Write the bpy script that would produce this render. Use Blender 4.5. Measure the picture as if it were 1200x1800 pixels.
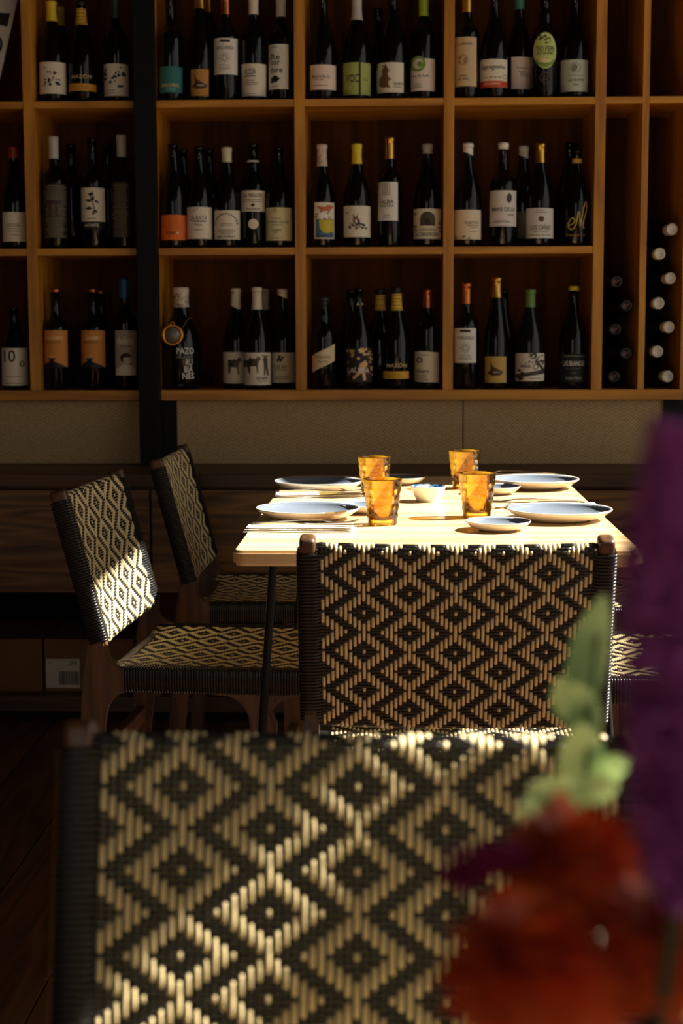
import bpy, bmesh, math, random
import numpy as np
from mathutils import Vector, Matrix
random.seed(7)
for _o in list(bpy.data.objects): bpy.data.objects.remove(_o)
SC = bpy.context.scene
COL = SC.collection
PI = math.pi

# ------------------------------------------------------------------ camera
FPX, PITCH, YAW, ROLL, CAMH = 2754.76, 0.118479, 0.0367926, -0.0030454, 1.130227
def cam_axes():
    cp, sp, cy, sy = math.cos(PITCH), math.sin(PITCH), math.cos(YAW), math.sin(YAW)
    F = Vector((-sy*cp, cy*cp, -sp)); R = Vector((cy, sy, 0)); U = R.cross(F)
    c, s = math.cos(ROLL), math.sin(ROLL)
    return c*R+s*U, -s*R+c*U, F
CR, CU, CF = cam_axes()
cam = bpy.data.cameras.new('camera'); camo = bpy.data.objects.new('camera', cam); COL.objects.link(camo)
camo.matrix_world = Matrix(((CR.x, CU.x, -CF.x, 0), (CR.y, CU.y, -CF.y, 0), (CR.z, CU.z, -CF.z, CAMH), (0, 0, 0, 1)))
cam.sensor_fit = 'VERTICAL'; cam.sensor_height = 36.0; cam.sensor_width = 24.0
cam.lens = FPX/1800*36.0
cam.clip_start = 0.02; cam.clip_end = 60
cam.dof.use_dof = True; cam.dof.focus_distance = 3.1; cam.dof.aperture_fstop = 5.6
SC.camera = camo
def at(px, py, axis, val):
    "the world point on the plane axis=val that the photo's pixel looks at"
    d = CF + CR*((px-600)/FPX) + CU*((900-py)/FPX)
    o = Vector((0, 0, CAMH)); t = (val-o[axis])/d[axis]
    return o+d*t

# ------------------------------------------------------------------ light
SUN_EL, SUN_AZ = math.radians(41), math.radians(12)     # azimuth from +x towards +y (the far side)
SL = Vector((math.cos(SUN_EL)*math.cos(SUN_AZ), math.cos(SUN_EL)*math.sin(SUN_AZ), math.sin(SUN_EL)))
sun = bpy.data.lights.new('sun', 'SUN'); suno = bpy.data.objects.new('sun', sun); COL.objects.link(suno)
sun.energy = 27.0; sun.angle = math.radians(0.55); sun.color = (1.0, 0.94, 0.85)
suno.location = SL*9; suno.rotation_euler = SL.to_track_quat('Z', 'Y').to_euler()
world = bpy.data.worlds.new('world'); SC.world = world; world.use_nodes = True
world.node_tree.nodes['Background'].inputs[0].default_value = (1.0, 0.95, 0.87, 1)
world.node_tree.nodes['Background'].inputs[1].default_value = 1.0
XW, YF, YB, XL, ZC = 1.95, -2.6, 4.95, -2.7, 3.1      # right wall, front wall, back wall, left wall, ceiling
WIN_R = [(-1.70, 0.40, 0.35, 2.70), (1.02, 1.98, 0.35, 2.645), (2.10, 4.17, 0.35, 2.985)]      # openings in the right wall: y0,y1,z0,z1; first is unseen, added to brighten the flowers
ADDED_F = [(-1.9, 0.2, 0.30, 2.6)]                                   # unseen opening added behind the camera for front daylight: x0,x1,z0,z1
def portal(name, loc, rot, sx, sy):
    l = bpy.data.lights.new(name, 'AREA'); l.shape = 'RECTANGLE'; l.size = sx; l.size_y = sy; l.cycles.is_portal = True
    o = bpy.data.objects.new(name, l); COL.objects.link(o); o.location = loc; o.rotation_euler = rot
for a, b, c, d in WIN_R: portal('window_daylight', (XW+.02, (a+b)/2, (c+d)/2), (0, PI/2, 0), d-c, b-a)
for a, b, c, d in ADDED_F: portal('added_opening_daylight', ((a+b)/2, YF-.02, (c+d)/2), (PI/2, 0, 0), b-a, d-c)
SC.view_settings.view_transform = 'Standard'; SC.view_settings.look = 'None'
SC.view_settings.gamma = 1; SC.view_settings.use_curve_mapping = False
SC.view_settings.exposure = 0.0

# ------------------------------------------------------------------ materials
def lin(c):
    c = c/255.0
    return c/12.92 if c <= .04045 else ((c+.055)/1.055)**2.4
def rgb(c): return (lin(c[0]), lin(c[1]), lin(c[2]), 1)
_mc = {}
def mat(name, color, rough=.5, metal=0, spec=.5, coat=0, bump=0, bscale=200, var=0, vscale=20):
    key = (name, tuple(color), rough, metal)
    if key in _mc: return _mc[key]
    m = bpy.data.materials.new(name); m.use_nodes = True; nt = m.node_tree; p = nt.nodes['Principled BSDF']
    p.inputs['Base Color'].default_value = rgb(color); p.inputs['Roughness'].default_value = rough
    p.inputs['Metallic'].default_value = metal; p.inputs['Specular IOR Level'].default_value = spec
    p.inputs['Coat Weight'].default_value = coat
    tc = nt.nodes.new('ShaderNodeTexCoord')
    if bump:
        n = nt.nodes.new('ShaderNodeTexNoise'); n.inputs['Scale'].default_value = bscale; n.inputs['Detail'].default_value = 3
        nt.links.new(tc.outputs['Object'], n.inputs['Vector'])
        b = nt.nodes.new('ShaderNodeBump'); b.inputs['Strength'].default_value = bump; b.inputs['Distance'].default_value = .002
        nt.links.new(n.outputs['Fac'], b.inputs['Height']); nt.links.new(b.outputs['Normal'], p.inputs['Normal'])
    if var:
        n = nt.nodes.new('ShaderNodeTexNoise'); n.inputs['Scale'].default_value = vscale; n.inputs['Detail'].default_value = 4
        nt.links.new(tc.outputs['Object'], n.inputs['Vector'])
        mx = nt.nodes.new('ShaderNodeMix'); mx.data_type = 'RGBA'
        c = rgb(color)
        mx.inputs[6].default_value = tuple(x*(1-var) for x in c[:3])+(1,); mx.inputs[7].default_value = tuple(min(1, x*(1+var)) for x in c[:3])+(1,)
        nt.links.new(n.outputs['Fac'], mx.inputs[0]); nt.links.new(mx.outputs[2], p.inputs['Base Color'])
    _mc[key] = m
    return m
def wood(name, dark, light, axis='X', scale=1.0, rough=.5, ring=9.0, bump=.15, coat=0, spec=.5):
    m = bpy.data.materials.new(name); m.use_nodes = True; nt = m.node_tree; L = nt.links.new; p = nt.nodes['Principled BSDF']
    tc = nt.nodes.new('ShaderNodeTexCoord'); oi = nt.nodes.new('ShaderNodeObjectInfo')
    off = nt.nodes.new('ShaderNodeVectorMath'); off.operation = 'SCALE'; off.inputs[0].default_value = (13.1, 7.7, 5.3)
    L(oi.outputs['Random'], off.inputs['Scale'])
    add = nt.nodes.new('ShaderNodeVectorMath'); L(tc.outputs['Object'], add.inputs[0]); L(off.outputs[0], add.inputs[1])
    mp = nt.nodes.new('ShaderNodeMapping'); s = [7.0*scale]*3; s['XYZ'.index(axis)] = .55*scale
    mp.inputs['Scale'].default_value = s; L(add.outputs[0], mp.inputs['Vector'])
    n1 = nt.nodes.new('ShaderNodeTexNoise'); n1.inputs['Scale'].default_value = 1.3; n1.inputs['Detail'].default_value = 2; L(mp.outputs[0], n1.inputs['Vector'])
    ml = nt.nodes.new('ShaderNodeMath'); ml.operation = 'MULTIPLY'; ml.inputs[1].default_value = ring; L(n1.outputs['Fac'], ml.inputs[0])
    fr = nt.nodes.new('ShaderNodeMath'); fr.operation = 'PINGPONG'; fr.inputs[1].default_value = .5; L(ml.outputs[0], fr.inputs[0])
    n2 = nt.nodes.new('ShaderNodeTexNoise'); n2.inputs['Scale'].default_value = 14; n2.inputs['Detail'].default_value = 6; L(mp.outputs[0], n2.inputs['Vector'])
    mx = nt.nodes.new('ShaderNodeMath'); mx.operation = 'MULTIPLY_ADD'; mx.inputs[1].default_value = .9; L(fr.outputs[0], mx.inputs[0])
    h = nt.nodes.new('ShaderNodeMath'); h.operation = 'MULTIPLY'; h.inputs[1].default_value = .6; L(n2.outputs['Fac'], h.inputs[0]); L(h.outputs[0], mx.inputs[2])
    cr = nt.nodes.new('ShaderNodeValToRGB'); cr.color_ramp.elements[0].color = rgb(dark); cr.color_ramp.elements[1].color = rgb(light)
    cr.color_ramp.elements[0].position = .15; cr.color_ramp.elements[1].position = .75; L(mx.outputs[0], cr.inputs[0])
    L(cr.outputs[0], p.inputs['Base Color']); p.inputs['Roughness'].default_value = rough; p.inputs['Coat Weight'].default_value = coat
    p.inputs['Specular IOR Level'].default_value = spec
    b = nt.nodes.new('ShaderNodeBump'); b.inputs['Strength'].default_value = bump; b.inputs['Distance'].default_value = .002
    L(mx.outputs[0], b.inputs['Height']); L(b.outputs['Normal'], p.inputs['Normal'])
    return m
M = {}
M['shelf_h'] = wood('shelf_wood_along_x', (150, 90, 17), (206, 140, 38), 'X', 1.0, .45, 5)
M['shelf_v'] = wood('shelf_wood_along_z', (150, 90, 17), (206, 140, 38), 'Z', 1.0, .45, 5)
M['shelf_back'] = wood('shaded_shelf_back_wood', (58, 32, 8), (100, 59, 17), 'Z', .8, .85, 4, .15, 0, .1)  # shelf wood darkened: the shade inside the cells is put into the colour
M['table'] = wood('oak_table_top', (184, 142, 92), (224, 192, 142), 'X', .8, .30, 5, .05, .15)
M['console'] = wood('dark_stained_oak', (52, 34, 16), (140, 98, 50), 'X', 1.0, .5, 12)
M['ledge'] = wood('dark_ledge_wood', (48, 30, 15), (90, 58, 30), 'X', 1.0, .5, 4)
M['floor'] = wood('brown_floor_board', (56, 34, 18), (108, 70, 38), 'Y', .8, .38, 9, .2)
M['chair'] = wood('walnut_chair_frame', (46, 29, 16), (94, 61, 33), 'Z', 1.5, .4, 5)
M['beige'] = mat('beige_cord', (208, 188, 138), .42, spec=.5)
M['black'] = mat('black_cord', (22, 21, 18), .32, spec=.45)
M['core'] = mat('added_weave_core', (22, 18, 14), .8)  # dark sheet added inside the weave so no light leaks through
M['steel'] = mat('black_steel', (13, 13, 13), .6, spec=.2, bump=.05)
M['wall'] = mat('dark_plaster', (66, 50, 38), .9, bump=.2, bscale=60)
M['ceil'] = mat('dark_ceiling', (60, 48, 38), .9, bump=.2, bscale=40)
M['linen'] = mat('white_linen', (236, 230, 214), .9, bump=.4, bscale=900)
M['chrome'] = mat('polished_steel', (200, 198, 192), .15, 1.0)
M['white'] = mat('white_glaze', (236, 234, 226), .2)
M['card'] = mat('cardboard', (120, 84, 48), .85, bump=.2, bscale=120, var=.1)

# ------------------------------------------------------------------ mesh helpers
def link(name, me, m=None, parent=None, loc=None, rot=None):
    o = bpy.data.objects.new(name, me); COL.objects.link(o)
    if me is not None and m is not None and not me.materials: me.materials.append(m)
    if parent is not None: o.parent = parent
    if loc is not None: o.location = loc
    if rot is not None: o.rotation_euler = rot
    return o
def tag(o, label=None, cat=None, group=None, kind=None):
    if label: o['label'] = label
    if cat: o['category'] = cat
    if group: o['group'] = group
    if kind: o['kind'] = kind
    return o
def empty(name, loc=(0, 0, 0), rz=0):
    o = bpy.data.objects.new(name, None); COL.objects.link(o); o.location = loc; o.rotation_euler = (0, 0, rz); o.empty_display_size = .05
    return o
def me_from(name, v, f, smooth=False):
    me = bpy.data.meshes.new(name)
    if isinstance(v, np.ndarray):
        f = np.asarray(f, dtype=np.int32); nv, nf, k = len(v), len(f), f.shape[1]
        me.vertices.add(nv); me.vertices.foreach_set('co', v.astype(np.float32).ravel())
        me.loops.add(nf*k); me.loops.foreach_set('vertex_index', f.ravel())
        me.polygons.add(nf); me.polygons.foreach_set('loop_start', np.arange(0, nf*k, k, dtype=np.int32))
        me.update(calc_edges=True)
    else:
        me.from_pydata(v, [], f); me.update()
    if smooth: me.polygons.foreach_set('use_smooth', [True]*len(me.polygons))
    return me
def bm_me(bm, name, smooth=False):
    me = bpy.data.meshes.new(name); bm.normal_update(); bm.to_mesh(me); bm.free()
    if smooth: me.polygons.foreach_set('use_smooth', [True]*len(me.polygons))
    return me
def box_bm(x0, x1, y0, y1, z0, z1, bev=0, bm=None, seg=2):
    b = bmesh.new(); bmesh.ops.create_cube(b, size=1)
    for v in b.verts: v.co = Vector(((x0+x1)/2+v.co.x*(x1-x0), (y0+y1)/2+v.co.y*(y1-y0), (z0+z1)/2+v.co.z*(z1-z0)))
    if bev: bmesh.ops.bevel(b, geom=b.edges[:], offset=bev, segments=seg, affect='EDGES', profile=.6)
    if bm is None: return b
    me = bpy.data.meshes.new('tmp'); b.to_mesh(me); b.free(); bm.from_mesh(me); bpy.data.meshes.remove(me)
    return bm
def box(name, x0, x1, y0, y1, z0, z1, m, parent=None, bev=0, seg=2):
    return link(name, bm_me(box_bm(x0, x1, y0, y1, z0, z1, bev, None, seg), name), m, parent)
def lathe(prof, seg=32, closed=False):
    "prof: (r,z) list from bottom to top -> numpy verts, quads; ends at r=0 become caps"
    p = np.array(prof, float); n = len(p)
    a = np.linspace(0, 2*PI, seg, endpoint=False)
    v = np.zeros((n, seg, 3)); v[:, :, 0] = p[:, 0:1]*np.cos(a); v[:, :, 1] = p[:, 0:1]*np.sin(a); v[:, :, 2] = p[:, 1:2]
    f = []
    for i in range(n-1):
        for j in range(seg):
            k = (j+1) % seg
            f.append((i*seg+j, i*seg+k, (i+1)*seg+k, (i+1)*seg+j))
    return v.reshape(-1, 3), np.array(f)
def lathe_me(name, prof, seg=32):
    v, f = lathe(prof, seg); return me_from(name, v, f, True)
def tube_arr(P, N, ra, rb, sides=6, closed=False):
    "tube along P (n,3) with in-section axis N (n,3) scaled ra and the cross axis scaled rb"
    P = np.asarray(P, float); n = len(P)
    if closed: T = np.roll(P, -1, 0)-np.roll(P, 1, 0)
    else:
        T = np.zeros_like(P); T[1:-1] = P[2:]-P[:-2]; T[0] = P[1]-P[0]; T[-1] = P[-1]-P[-2]
    T /= np.linalg.norm(T, axis=1)[:, None]+1e-12
    N = np.asarray(N, float)*np.ones_like(P); N = N-(N*T).sum(1)[:, None]*T; N /= np.linalg.norm(N, axis=1)[:, None]+1e-12
    B = np.cross(T, N)
    a = np.linspace(0, 2*PI, sides, endpoint=False)+PI/sides
    ra = np.asarray(ra)*np.ones(n); rb = np.asarray(rb)*np.ones(n)
    V = P[:, None, :]+N[:, None, :]*(np.cos(a)[None, :, None]*ra[:, None, None])+B[:, None, :]*(np.sin(a)[None, :, None]*rb[:, None, None])
    i = np.arange(n if closed else n-1)[:, None]; j = np.arange(sides)[None, :]
    i2 = (i+1) % n; j2 = (j+1) % sides
    Fq = np.stack([i*sides+j, i*sides+j2, i2*sides+j2, i2*sides+j], -1).reshape(-1, 4)
    V = V.reshape(-1, 3)
    if not closed:
        Fq = np.vstack([Fq, np.array([[k2, k1, k0, k0] for k0, k1, k2 in []]).reshape(-1, 4).astype(int)])
    return V, Fq
def merge(parts):
    V = []; Fs = []; o = 0
    for v, f in parts:
        V.append(v); Fs.append(f+o); o += len(v)
    return np.vstack(V), np.vstack(Fs)
def extrude_poly(name, pts, axis, a0, a1, bev=.003):
    "polygon pts (p,q) swept along axis from a0 to a1"
    bm = bmesh.new()
    def mk(p, a):
        if axis == 'X': return (a, p[0], p[1])
        if axis == 'Y': return (p[0], a, p[1])
        return (p[0], p[1], a)
    A = [bm.verts.new(mk(p, a0)) for p in pts]; B = [bm.verts.new(mk(p, a1)) for p in pts]
    bm.faces.new(A); bm.faces.new(B[::-1])
    n = len(pts); rim = []
    for i in range(n): bm.faces.new((A[i], B[i], B[(i+1) % n], A[(i+1) % n]))
    bmesh.ops.recalc_face_normals(bm, faces=bm.faces[:])
    if bev:
        es = [e for e in bm.edges if (e.verts[0] in A and e.verts[1] in A) or (e.verts[0] in B and e.verts[1] in B)]
        bmesh.ops.bevel(bm, geom=es, offset=bev, segments=2, affect='EDGES')
    return bm_me(bm, name)
def arc(cx, cy, r, a0, a1, n=6):
    return [(cx+r*math.cos(math.radians(a0+(a1-a0)*i/n)), cy+r*math.sin(math.radians(a0+(a1-a0)*i/n))) for i in range(n+1)]

# ------------------------------------------------------------------ the room
def structure(o): o['kind'] = 'structure'; return o
floor = structure(box('floor', XL, XW, YF, YB, -.06, -.012, M['floor']))
pw, pl = .19, 1.9
x = XL; c = 0
pmesh = {}
while x < XW-.01:
    w = min(pw, XW-x); y = -.9-((c*.67) % pl)
    while y < YB:
        y0, y1 = max(y, -1.0), min(y+pl, YB)
        if y1-y0 > .05:
            k = (round(w, 3), round(y1-y0, 3))
            if k not in pmesh: pmesh[k] = bm_me(box_bm(0, k[0]-.003, 0, k[1]-.003, -.012, 0, .0015, None, 1), 'plank')
            link('plank', pmesh[k], M['floor'], floor, (x+.0015, y0+.0015, random.uniform(-.0008, 0)))
        y += pl
    x += pw; c += 1
structure(box('ceiling', XL, XW, YF, YB, ZC, ZC+.1, M['ceil']))
structure(box('wall_back', XL, XW, YB, YB+.1, 0, ZC, M['wall']))
structure(box('wall_left', XL-.1, XL, YF, YB, 0, ZC, M['wall']))
def wall_with_holes(name, axis, pos, th, a0, a1, holes):
    bm = bmesh.new()
    def bx(u0, u1, z0, z1):
        if u1-u0 < 1e-4 or z1-z0 < 1e-4: return
        if axis == 'X': box_bm(pos, pos+th, u0, u1, z0, z1, 0, bm)
        else: box_bm(u0, u1, pos, pos+th, z0, z1, 0, bm)
    u = a0
    for h0, h1, z0, z1 in holes:
        bx(u, h0, 0, ZC); bx(h0, h1, 0, z0); bx(h0, h1, z1, ZC); u = h1
    bx(u, a1, 0, ZC)
    return structure(link(name, bm_me(bm, name), M['wall']))
wall_with_holes('wall_right', 'X', XW, .12, YF, YB, WIN_R)
wall_with_holes('wall_front', 'Y', YF-.12, .12, XL, XW, ADDED_F)
def win_frame(n, pts):
    bm = bmesh.new()
    for b in pts: box_bm(*b, .003, bm)
    return structure(link('window_%d' % n, bm_me(bm, 'window_frame'), M['steel']))
for i, (a, b, c, d) in enumerate(WIN_R):
    t = .03
    win_frame(i+1, [(XW+.02, XW+.06, a, a+t, c, d), (XW+.02, XW+.06, b-t, b, c, d), (XW+.02, XW+.06, a+t, b-t, c, c+t), (XW+.02, XW+.06, a+t, b-t, d-t, d)])  # the first frame belongs to the added window
a, b, c, d = ADDED_F[0]
win_frame(4, [(a, a+.05, YF-.08, YF-.03, c, d), (b-.05, b, YF-.08, YF-.03, c, d), (a+.05, b-.05, YF-.08, YF-.03, c, c+.05), (a+.05, b-.05, YF-.08, YF-.03, d-.05, d), ((a+b)/2-.03, (a+b)/2+.03, YF-.08, YF-.03, c+.05, d-.05)])  # frame of the added opening behind the camera

# ------------------------------------------------------------------ console under the shelves
CY = 4.33                       # front of the console
LEDGE_Z = .722
FABY = 4.63                     # face of the fabric panels
def zat(py, y): return at(400, py, 1, y).z
def xat(px, py, y): return at(px, py, 1, y).x
cons = tag(empty('console_cabinet', (0, 0, 0)), 'long dark wood cabinet with an open bottom compartment along the back wall', 'cabinet')
CX0, CX1 = -2.6, 1.85
PZ0, PZ1 = .385, .676
box('carcass', CX0, CX1, CY+.03, YB-.02, PZ0, PZ1+.006, M['console'], cons)
box('base_board', CX0, CX1, CY+.04, YB-.02, .03, .075, M['ledge'], cons, .003)
box('plinth', CX0, CX1, CY+.10, YB-.02, 0, .03, M['steel'], cons)
box('compartment_back', CX0, CX1, YB-.06, YB-.02, .075, PZ0, M['steel'], cons)
jx = [CX0, xat(265, 950, CY)-1.22, xat(265, 950, CY), xat(265, 950, CY)+.86, xat(265, 950, CY)+1.72, CX1]
for i in range(len(jx)-1):
    box('front_panel', jx[i]+.003, jx[i+1]-.003, CY, CY+.03, PZ0, PZ1, M['console'], cons, .002)
    if 0 < i: box('partition', jx[i]-.012, jx[i]+.012, CY+.05, YB-.06, .075, PZ0, M['console'], cons)
ledge = tag(box('ledge_board', CX0, CX1, CY-.012, FABY+.2, LEDGE_Z-.038, LEDGE_Z, M['ledge'], None, .004), 'long dark wood ledge lying on the cabinet below the fabric panels', 'ledge')

# ------------------------------------------------------------------ wine shelves
SY = 4.60                       # front plane of the shelves
SD = .33                        # depth
ZB0, ZB1 = at(900, 703, 1, SY).z, at(900, 685, 1, SY).z
Z2 = at(900, 433, 1, SY).z; Z3 = at(900, 171, 1, SY).z; TH = .0205
Z4 = Z3+(Z3-Z2)
VT = .030
def X(px): return at(px, 690, 1, SY).x
xd = [X(529), X(786.5), X(1047.3)]             # full dividers of the right unit (centres)
xl, xr = X(262), X(1200)
xs = X(1125.5)                                  # slim divider
def fabric_mat():
    m = bpy.data.materials.new('herringbone_fabric'); m.use_nodes = True; nt = m.node_tree; L = nt.links.new; p = nt.nodes['Principled BSDF']
    tc = nt.nodes.new('ShaderNodeTexCoord'); sp = nt.nodes.new('ShaderNodeSeparateXYZ'); L(tc.outputs['Object'], sp.inputs[0])
    def mth(op, a, b=None, c=None):
        n = nt.nodes.new('ShaderNodeMath'); n.operation = op
        for i, q in enumerate((a, b, c)):
            if q is None: continue
            if isinstance(q, (int, float)): n.inputs[i].default_value = q
            else: L(q, n.inputs[i])
        return n.outputs[0]
    zig = mth('PINGPONG', sp.outputs['X'], .012)
    s = mth('ADD', sp.outputs['Z'], zig)
    st = mth('PINGPONG', mth('MULTIPLY', s, 190.0), 1.0)
    n = nt.nodes.new('ShaderNodeTexNoise'); n.inputs['Scale'].default_value = 420; L(tc.outputs['Object'], n.inputs['Vector'])
    f = mth('MULTIPLY_ADD', n.outputs['Fac'], .9, mth('MULTIPLY', st, .35))
    cr = nt.nodes.new('ShaderNodeValToRGB'); cr.color_ramp.elements[0].position = .3; cr.color_ramp.elements[1].position = .9
    cr.color_ramp.elements[0].color = rgb((128, 102, 66)); cr.color_ramp.elements[1].color = rgb((204, 174, 126)); L(f, cr.inputs[0])
    L(cr.outputs[0], p.inputs['Base Color']); p.inputs['Roughness'].default_value = .95; p.inputs['Sheen Weight'].default_value = .2
    b = nt.nodes.new('ShaderNodeBump'); b.inputs['Strength'].default_value = .4; b.inputs['Distance'].default_value = .001; L(f, b.inputs['Height']); L(b.outputs['Normal'], p.inputs['Normal'])
    return m
M['fabric'] = fabric_mat()
unit = tag(empty('wine_shelf', (0, 0, 0)), 'large warm wood wall shelf with square and narrow cells full of wine bottles', 'shelf')
zs = [ZB0, ZB1, Z2-TH, Z2, Z3-TH, Z3, Z4-TH, Z4]
YE = SY+SD
box('bottom_board', xl, xr, SY, YE, ZB0, ZB1, M['shelf_h'], unit, .0015)
box('top_board', xl, xr, SY, YE, Z4-TH, Z4+.01, M['shelf_h'], unit, .0015)
vx = [(xl, xl+VT)]+[(a-VT/2, a+VT/2) for a in xd]
for i, (a, b) in enumerate(vx):
    box('side_panel' if i == 0 else 'divider', a, b, SY, YE, ZB1, Z4-TH, M['shelf_v'], unit, .0015)
box('side_panel', xr-.01, xr+.018, SY, YE, ZB1, Z4-TH, M['shelf_v'], unit, .0015)
box('slim_divider', xs-.0095, xs+.0095, SY+.004, YE, ZB1, Z4-TH, M['shelf_v'], unit, .001)
cells = [(vx[i][1], vx[i+1][0]) for i in range(3)]
narrow = [(vx[3][1], xs-.0095), (xs+.0095, xr-.01)]
for z in (Z2, Z3):
    for a, b in cells: box('shelf_board', a, b, SY+.002, YE, z-TH, z, M['shelf_h'], unit, .0012)
for a, b in narrow: box('shelf_board', a, b, SY+.003, YE, Z3-TH*.9, Z3, M['shelf_h'], unit, .0012)
rows = [(ZB1, Z2-TH), (Z2, Z3-TH), (Z3, Z4-TH)]
for z0, z1 in rows:
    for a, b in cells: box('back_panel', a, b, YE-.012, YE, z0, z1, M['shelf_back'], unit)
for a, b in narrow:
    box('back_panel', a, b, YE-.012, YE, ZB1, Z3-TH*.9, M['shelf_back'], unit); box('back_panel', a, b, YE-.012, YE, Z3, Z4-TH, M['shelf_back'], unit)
# left unit
unit2 = tag(empty('wine_shelf', (0, 0, 0)), 'warm wood wall shelf left of the black steel post', 'shelf')
lx1 = X(251); ld = X(62.5); lx0 = ld-.45
box('bottom_board', lx0, lx1, SY, YE, ZB0, ZB1, M['shelf_h'], unit2, .0015)
box('top_board', lx0, lx1, SY, YE, Z4-TH, Z4+.01, M['shelf_h'], unit2, .0015)
for a, b, n in ((lx0, lx0+VT, 'side_panel'), (ld-VT/2, ld+VT/2, 'divider'), (lx1-.012, lx1, 'side_panel')):
    box(n, a, b, SY, YE, ZB1, Z4-TH, M['shelf_v'], unit2, .0015)
lcells = [(lx0+VT, ld-VT/2), (ld+VT/2, lx1-.012)]
for z in (Z2, Z3):
    for a, b in lcells: box('shelf_board', a, b, SY+.002, YE, z-TH, z, M['shelf_h'], unit2, .0012)
for z0, z1 in rows:
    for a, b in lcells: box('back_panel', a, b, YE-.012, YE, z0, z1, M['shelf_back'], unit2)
# steel post, uprights, fabric panels
tag(box('steel_post', at(245, 690, 1, SY-.03).x, at(281, 690, 1, SY-.03).x, SY-.045, SY-.003, LEDGE_Z, ZC, M['steel'], None, .002), 'black steel post standing between the two shelves', 'post')
ua, ub = at(283, 760, 1, FABY).x, at(311, 760, 1, FABY).x
tag(box('steel_upright', ua, ub, FABY-.012, FABY+.03, LEDGE_Z, ZB0-.002, M['steel']), 'short black upright under the shelf, right of the steel post', 'upright')
uc = at(1165, 760, 1, FABY).x
tag(box('steel_upright', uc, uc+.07, FABY-.012, FABY+.03, LEDGE_Z, ZB0-.002, M['steel']), 'short black upright under the right end of the shelf', 'upright')
tag(box('fabric_panel', lx0-.6, ua-.04, FABY, FABY+.04, LEDGE_Z, ZB0-.002, M['fabric'], None, .006), 'beige herringbone fabric wall panel left of the steel post', 'wall panel')
mid = (ub+uc)/2+.13
tag(box('fabric_panel', ub, mid-.0012, FABY, FABY+.04, LEDGE_Z, ZB0-.002, M['fabric'], None, .003), 'long beige herringbone fabric wall panel behind the table', 'wall panel')
tag(box('fabric_panel', mid+.0012, uc, FABY, FABY+.04, LEDGE_Z, ZB0-.002, M['fabric'], None, .003), 'short beige herringbone fabric wall panel at the right end', 'wall panel')

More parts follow.
